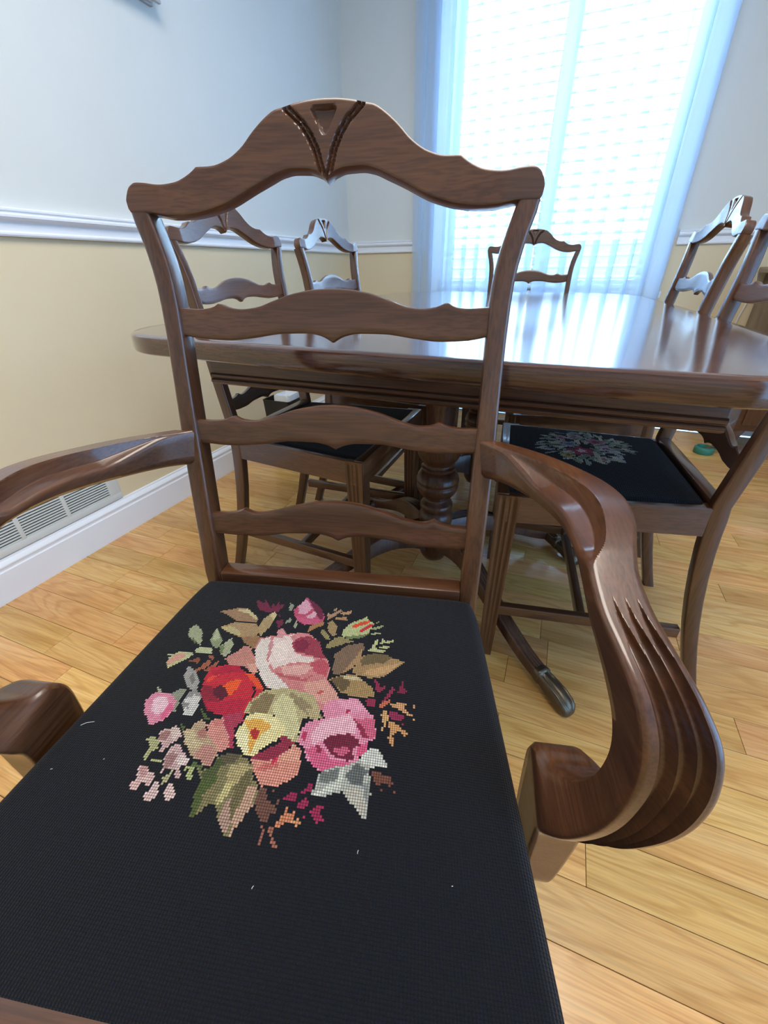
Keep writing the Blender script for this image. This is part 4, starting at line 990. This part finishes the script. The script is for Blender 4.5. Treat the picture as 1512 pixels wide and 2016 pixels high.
# arm of the host chair: control sections (T = top/front surface, B = under/back surface, inner and outer x)
ARM = [  # Tw, Tz, Bw, Bz, uin, uout, scoop fraction
    (-.036, .662, -.036, .616, .182, .212, .00),
    (-.010, .664, -.010, .622, .203, .238, .10),
    (.020, .667, .018, .627, .217, .259, .28),
    (.055, .670, .050, .632, .229, .277, .42),
    (.090, .674, .085, .638, .237, .287, .47),
    (.125, .677, .118, .643, .242, .289, .47),
    (.155, .676, .148, .646, .243, .285, .44),
    (.180, .671, .172, .647, .242, .278, .36),
    (.200, .664, .188, .645, .241, .274, .05),
    (.216, .658, .202, .640, .241, .274, .00),
    (.234, .652, .2165, .632, .242, .276, .00),
    (.258, .645, .233, .619, .246, .281, .00),
    (.279, .633, .2465, .603, .251, .289, .00),
    (.293, .613, .2575, .587, .255, .298, .00),
    (.300, .587, .2655, .569, .256, .302, .00),
    (.302, .560, .269, .550, .253, .302, .00),
    (.301, .535, .266, .530, .249, .298, .00),
    (.297, .511, .256, .509, .243, .291, .00),
    (.290, .487, .240, .494, .235, .283, .00),
    (.280, .467, .222, .489, .229, .273, .00),
    (.272, .450, .210, .470, .229, .267, .00),
    (.270, .420, .208, .440, .230, .266, .00),
    (.269, .385, .210, .400, .231, .264, .00),
    (.268, .352, .214, .362, .232, .260, .00),
    (.258, .334, .226, .340, .234, .254, .00),
]
def chair_arm(parent, side, fine):
    rings = []
    n = 260 if fine else 110
    for k in range(n+1):
        s = (len(ARM)-1)*k/n
        tw, tz, bw, bz, ui, uo, sc = crom(ARM, s)
        dn = Vector((bw-tw, bz-tz)); L = dn.length; dn /= L
        # reeds run from the elbow over the front down to the bracket
        rs = max(0, min(1, (s-9.4)/1.8))*max(0, min(1, (19.6-s)/.8))
        ring = []
        nt_ = 100 if fine else 50
        r = .0045
        W = uo-ui
        for q in range(nt_+1):
            f = q/nt_
            e = min(f, 1-f)*W
            d = 0
            if e < r: d += r-sqrt(max(0, r*r-(r-e)**2))
            if sc > .004 and f < sc:
                x = 1-f/sc
                d += .020*min(1, sc/.44)**1.5*(min(1, x*4.5)**.75*.68+.32*x)
            if rs > 0:
                ph = (f-.20)/.66*3
                if 0 <= ph <= 3:
                    # pointed starts: each flute begins as a narrow tip
                    loc = abs((ph % 1)-.5)*2
                    wdt = max(.02, rs)
                    g = max(0, 1-(loc/wdt)**2)
                    d += .0078*min(1, rs*1.3)*g**.7
            u = lerp(ui, uo, f)
            ring.append((u, tw+dn.x*d, tz+dn.y*d))
        for q in range(1, 5):                               # outer side
            f = q/5; bul = .0015*sin(pi*f)
            ring.append((uo+bul, lerp(tw+dn.x*r, bw-dn.x*r, f), lerp(tz+dn.y*r, bz-dn.y*r, f)))
        for q in range(9):                                  # under side
            f = 1-q/8; e = min(f, 1-f)*W; d = 0
            if e < r: d = r-sqrt(max(0, r*r-(r-e)**2))
            ring.append((lerp(ui, uo, f), bw-dn.x*d, bz-dn.y*d))
        d0 = .020*min(1, sc/.44)**1.5 if sc > .004 else 0
        for q in range(1, 5):                               # inner side
            f = q/5
            ring.append((ui, lerp(bw-dn.x*r, tw+dn.x*(r+d0), f), lerp(bz-dn.y*r, tz+dn.y*(r+d0), f)))
        rings.append([(side*u*S, -w*S, .84-S*(.84-z)) for u, w, z in ring])
    return loft('arm', rings, M['wood_y'], parent, angle=50)

def make_chair(name, arm, phi_deg, ku, label, loc, rz, paint, hb, hf, depth, nst, group, lint=()):
    c = empty(name, (loc[0], loc[1], 0), rz)
    tag(c, label, 'chair', group)
    phi = radians(phi_deg); mp = back_map(phi, ku)
    for s in (-1, 1): stile('rear_post', s, phi, mp, M['wood_z'], c, ku, .095)
    plate('crest_rail', CREST_T, CREST_B, .217, .021, mp, M['wood_x'], c, US_CREST, 42, carve, d0=-.001)
    for t, b in SLATS:
        um = t[-1][0]
        us = mirror_us(urange(0, um, .0045)+[um])
        plate('back_slat', t, b, um, .0125, mp, M['wood_x'], c, us, 6, None, d0=.005)
    rail_t, rail_h = Z0-.006, .062
    zr0 = rail_t-rail_h
    hb2, hf2 = (hb-.004, hf-.004) if lint else (hb+.003, hf+.003)
    rtop = rail_t-.014 if lint else rail_t-.002
    # seat rails
    box('seat_rail', -.172*ku, .172*ku, .001, .027, zr0, Z0+.002, M['wood_x'], c, bev=.0025)
    t_ = .024
    for s in (-1, 1):
        rings = []
        for w in (-.004, depth-.012):
            h = lerp(hb2, hf2, max(0, w)/depth)
            x0, x1 = s*(h-t_), s*h
            rings.append([(x0, -w, zr0), (x1, -w, zr0), (x1, -w, rtop-.002), (x1-s*.002, -w, rtop), (x0, -w, rtop)])
        loft('seat_rail', rings, M['wood_y'], c, angle=30)
    box('seat_rail', -hf2+.004, hf2-.004, -depth-.006, -depth+.018, zr0, Z0-.004, M['wood_x'], c, bev=.003)
    ins = 0 if lint else .005
    cushion('seat_cushion', hb-ins, hf-ins, depth-ins, c, nst[0], nst[1], paint, y0=-.001)
    if lint:
        cu = [o for o in c.children if o.name.startswith('seat_cushion')][0]
        for (u, w, an, L) in lint:
            th = .00028; a_ = Vector((cos(an), sin(an), 0))*L
            zc = Z0-.004+.008*(1-(u/.22)**2)*(1-(2*w/depth-1)**2)+.0008
            p = Vector((u, -w, zc))
            tube('lint', [p-a_, p-a_*.2+Vector((-a_.y, a_.x, 0))*.2, p+a_], th, M['thread'], cu, 5)
    # legs and stretchers
    lx = hf2-.022; ly = -(depth-.018)
    for s in (-1, 1):
        fluted_leg('front_leg', s*lx, ly, .044, .031, (zr0+.045 if lint else rtop+.001), M['wood_z'], c)
    zst = .145
    for s in (-1, 1):
        p0 = Vector((s*.186*ku, .04, zst)); p1 = Vector((s*lx, ly, zst))
        sweep('stretcher', [p0, p1], lambda t: (.018, .026), M['wood_y'], c, r=.002)
    ym = (0.04+ly)/2
    xm = (.186*ku+lx)/2
    sweep('stretcher', [Vector((-xm, ym, zst)), Vector((xm, ym, zst))], lambda t: (.018, .024), M['wood_x'], c, r=.002)
    if arm:
        for s in (-1, 1): chair_arm(c, s, name == 'armchair' and loc[1] < 1)
    return c
GRP = 'matching ladder-back dining chairs round the table'
B0 = (-0.236662, 0.386908)
LINT = [(.020, .330, 1.2, .0010), (-.192, .275, .4, .0009), (-.150, .262, .8, .0006), (-.192, .232, .45, .006), (-.20, .16, 1, .0006), (.16, .31, .3, .0005), (.09, .30, 1.5, .0012)]
make_chair('armchair', True, 10, 1.0, 'large foreground armchair with flower bouquet needlepoint seat and reeded scroll arms', B0, radians(14.42), paint_bouquet(), .192, .2335, .408, (200, 190), GRP, LINT)
make_chair('dining_chair', False, 8, .96, 'near left side chair between the armchair back and the cream wall', (-.763, 1.014), radians(90), paint_spray(1, .19, .105, .085), .184, .222, .375, (104, 90), GRP)
make_chair('dining_chair', False, 8, .96, 'far left side chair by the back corner of the room', (-.745, 1.50), radians(90.5), paint_spray(2, .19, .105, .085), .184, .222, .375, (104, 90), GRP)
make_chair('dining_chair', False, 8, .96, 'near right side chair with its seat under the table and back at frame edge', (.279, 1.017), radians(-83), paint_spray(7, .185, .105, .105, -.062), .184, .222, .375, (104, 90), GRP)
make_chair('dining_chair', False, 9, .96, 'far right side chair seen in front of the wall right of the curtain', (.234, 1.53), radians(-86.3), paint_spray(4, .19, .105, .085), .184, .222, .375, (104, 90), GRP)
make_chair('armchair', True, 7, .96, 'armchair at the far table end in front of the sheer curtains', (-.216, 2.33), radians(180+6-180), paint_spray(5, .19, .105, .085), .186, .222, .385, (104, 90), GRP)

# ------------------------------------------------------------------ table
ZT = 0.745
def table():
    g = empty('dining_table', (-.24, 1.28, 0))
    tag(g, 'polished brown dining table with rounded corners on turned pedestals', 'table')
    ox, oy = -.24, 1.28
    quadc = [(-.80, .552), (.312, .497), (.215, 2.055), (-.755, 2.115)]
    rad = [.15, .17, .22, .22]
    out = []
    for i in range(4):
        p = Vector(quadc[i]); a = Vector(quadc[i-1]); b = Vector(quadc[(i+1) % 4])
        r = rad[i]; da = (a-p).normalized(); db = (b-p).normalized()
        p0 = p+da*r; p1 = p+db*r
        for k in range(17):
            t = k/16
            # conic corner close to a circle
            w = .7071; den = (1-t)**2+2*w*t*(1-t)+t*t
            q = (p0*(1-t)**2+p*2*w*t*(1-t)+p1*t*t)/den
            out.append(q)
    # slightly bowed ends and sides
    dense = []
    n = len(out)
    for i in range(n):
        a, b = out[i], out[(i+1) % n]
        m = 14 if (b-a).length > .2 else 1
        for k in range(m):
            t = k/m; q = a.lerp(b, t)
            if m > 1:
                nrm = Vector((b.y-a.y, -(b.x-a.x))).normalized()
                q = q+nrm*.008*sin(pi*t)
            dense.append(q)
    n = len(dense); nor = []
    for i in range(n):
        d = dense[(i+1) % n]-dense[i-1]; nor.append(Vector((d.y, -d.x)).normalized())
    prof = [(-.03, -.030), (-.004, -.030), (-.001, -.028), (0, -.024), (.0, -.006), (-.0015, -.002), (-.005, 0), (-.02, 0)]
    rings = [[(q.x+m.x*o-ox, q.y+m.y*o-oy, ZT+z) for q, m in zip(dense, nor)] for o, z in prof]
    loft('table_top', rings, M['table_x'], g, angle=30)
    # apron with two beads along its lower edge
    x0, x1, y0, y1 = -.585-ox, .195-ox, .598-oy, 1.985-oy
    za, zb = .662, ZT-.030
    t = .022
    def apron(a, b, c, d, ax):
        ap = box('apron', a, b, c, d, za, zb, M['apron_x' if ax == 0 else 'apron_y'], g, bev=.002)
        for z in (za+.003, za+.0125):
            if ax == 0:
                yy = c if abs(c-y0) < 1e-6 else d
                pth = [Vector((a, yy, z+.003)), Vector((b, yy, z+.003))]
            else:
                xx = a if abs(a-x0) < 1e-6 else b
                pth = [Vector((xx, c, z+.003)), Vector((xx, d, z+.003))]
            tube('bead', pth, .0042, M['apron_x' if ax == 0 else 'apron_y'], ap, 10)
    apron(x0, x1, y0, y0+t, 0); apron(x0, x1, y1-t, y1, 0)
    apron(x0, x0+t, y0+t, y1-t, 1); apron(x1-t, x1, y0+t, y1-t, 1)
    prof = [(.0, .055), (.020, .058), (.034, .066), (.043, .085), (.047, .12), (.047, .185), (.049, .196), (.050, .206), (.050, .215), (.046, .226), (.042, .231), (.044, .236), (.047, .243), (.047, .250), (.044, .257), (.037, .263), (.034, .270), (.040, .278), (.049, .286), (.056, .298), (.0585, .309), (.0585, .3155), (.056, .318), (.056, .322), (.0595, .325), (.0595, .331), (.056, .343), (.050, .354), (.045, .360), (.046, .365), (.047, .369), (.043, .374), (.042, .379), (.046, .385), (.053, .394), (.058, .406), (.060, .43), (.060, .445), (.052, .452), (.040, .458), (.036, .48), (.040, .53), (.050, .58), (.056, .61), (.056, .625), (.070, .63), (.070, .64), (0, .64)]
    for (px, py) in ((-.265, 1.03), (-.255, 1.60)):
        col = lathe('pedestal', prof, M['apron_z'], g, px-ox, py-oy)
        box('top_bearer', px-ox-.25, px-ox+.25, py-oy-.045, py-oy+.045, .64, .712, M['table_x'], g)
        for az in (-42, 42, 138, 222):
            a = radians(az); dx, dy = cos(a), sin(a)
            P = [(.030, .150), (.075, .158), (.130, .160), (.185, .148), (.240, .124), (.300, .094), (.360, .066), (.420, .044), (.470, .034)]
            pts = []
            for k in range(41):
                r, z = crom(P, (len(P)-1)*k/40)
                pts.append((r, z, k/40))
            rings = []
            for i, (r, z, t) in enumerate(pts):
                r0, z0, _ = pts[max(i-1, 0)]; r1, z1, _ = pts[min(i+1, 40)]
                T = Vector((r1-r0, z1-z0)).normalized(); nn = Vector((-T.y, T.x))
                w = lerp(.046, .030, t); h = lerp(.105, .032, min(1, t*1.5)**.6)
                ring = []
                m = 28
                for q in range(m+1):
                    f = q/m; e = min(f, 1-f); d = 0
                    if e < .1: d = .003*(1-e/.1)**2
                    ph = (f-.17)/.66*3
                    if 0 <= ph <= 3 and .16 < t: d += .0030*max(0, 1-(abs((ph % 1)-.5)*2.6)**2)*min(1, (t-.16)*12)
                    s_ = (f-.5)*w; hh = h/2-d
                    c = Vector((r, z))+nn*hh
                    ring.append((c.x*dx-s_*dy, c.x*dy+s_*dx, c.y))
                for f in (1, .75, .5, .25, 0):
                    c = Vector((r, z))-nn*(h/2-(.003 if f in (0, 1) else 0)); s_ = (f-.5)*w*.94
                    ring.append((c.x*dx-s_*dy, c.x*dy+s_*dx, max(.004, c.y)))
                rings.append([(px-ox+x, py-oy+y, zz) for x, y, zz in ring])
            loft('sabre_leg', rings, M['apron_z'], g, angle=45)
            # cast claw cap and its caster
            cap = []
            CP = [(.462, .036, .037, .037), (.472, .036, .040, .040), (.478, .035, .040, .039), (.480, .034, .035, .035), (.486, .033, .036, .037), (.505, .030, .039, .040), (.530, .025, .042, .042), (.548, .020, .041, .036), (.558, .016, .036, .028), (.563, .012, .024, .016)]
            for r, z, w, h in CP:
                ring = []
                nn = 48
                for q in range(nn):
                    an = 2*pi*q/nn
                    lob = 1-(.30*max(0, 1-min(abs(an-pi*.39), abs(an-pi*.61))/.22) if (r > .485 and an < pi) else 0)
                    cx_ = abs(cos(an))**.7*(1 if cos(an) > 0 else -1)*w/2; cz_ = abs(sin(an))**.7*(1 if sin(an) > 0 else -1)*h/2*lob
                    ring.append((px-ox+r*dx-cx_*dy, py-oy+r*dy+cx_*dx, max(.002, z+cz_)))
                cap.append(ring)
            loft('claw_cap', cap, M['brass'], g, angle=50)
table()

# ------------------------------------------------------------------ sideboard and small things
def extras():
    g = empty('sideboard', (1.55, 2.60, 0))
    tag(g, 'dark brown sideboard against the back wall at the right frame edge', 'sideboard')
    a, b, y0, y1 = -.72, .58, -.16, .23
    box('body', a, b, y0, y1, .14, .80, M['wood_x'], g, bev=.004)
    box('top', a-.035, b+.035, y0-.03, y1, .80, .825, M['wood_x'], g, bev=.006)
    for k in range(3):
        x = a+.02+k*(b-a-.02)/3
        d = box('door', x, x+(b-a)/3-.02, y0-.012, y0, .17, .78, M['wood_z'], g, bev=.004)
        lathe('knob', [(0, 0), (.010, 0), (.006, .01), (.012, .02), (.008, .027), (0, .028)], M['brass'], d, 0, 0, 16).matrix_local = Matrix.Translation((x+.36, y0-.012, .5)) @ Matrix.Rotation(radians(90), 4, 'X')
    for x in (a+.03, b-.03):
        for y in (y0+.03, y1-.03):
            sx = (-1 if x < 0 else 1)
            loft('leg', [[(x+sx*o+p, y+.0+q, z) for p, q in rrect(w, w, .004)] for o, w, z in ((0, .045, .14), (.015, .040, .09), (.05, .034, .045), (.105, .028, .012))], M['wood_z'], g)
    c = empty('caster_cup', (.755, 2.47, 0))
    lathe('cup', [(0, 0), (.040, 0), (.044, .004), (.044, .026), (.040, .033), (.033, .035), (.030, .018), (0, .011)], M['green'], c, n=32)
    tag(c, 'round green rubber cup under a leg of the sideboard', 'caster cup')
    # cable hanging on the wall beside the sideboard
    pts = [Vector((.80, YB-.008, .80-.02*k)) + Vector((.010*sin(k*.42), 0, 0)) for k in range(33)]
    w = tube('wall_cable', pts, .004, M['cord'], None, 8)
    tag(w, 'pale cable hanging down the wall beside the sideboard', 'cable')
    # bin with liner by the left wall
    g = empty('waste_bin', (-1.215, 1.66, 0))
    rings = []
    for z, s in ((0, .86), (.30, 1.0), (.31, 1.02), (.31, .95), (.28, .94), (.02, .82)):
        rings.append([(x*s, y*s, z) for x, y in rrect(.15, .12, .012)])
    loft('bin_body', rings, M['black'], g)
    rnd = random.Random(8)
    V = []
    rings = []
    for z, s in ((.22, .93), (.300, .96), (.322, .99), (.334, .92), (.330, .80), (.318, .55)):
        rings.append([((x*.55+.03)*s+rnd.uniform(-.003, .003), (y)*s+rnd.uniform(-.003, .003), z+rnd.uniform(-.004, .004)) for x, y in rrect(.15, .115, .012, 4)])
    loft('bin_liner', rings, M['bag'], g)
    tag(g, 'small black bin with crumpled pale liner by the left wall', 'bin')
    # bits on the floor
    pts = [Vector((-.645+.007*cos(t), .965+.007*sin(t), .0015+.001*k)) for k, t in enumerate([-2.6+.45*i for i in range(9)])]
    tag(tube('wood_curl', pts, .0013, M['cord'], None, 6), 'tiny pale curl lying on the floor beneath the near left chair', 'shaving')
extras()
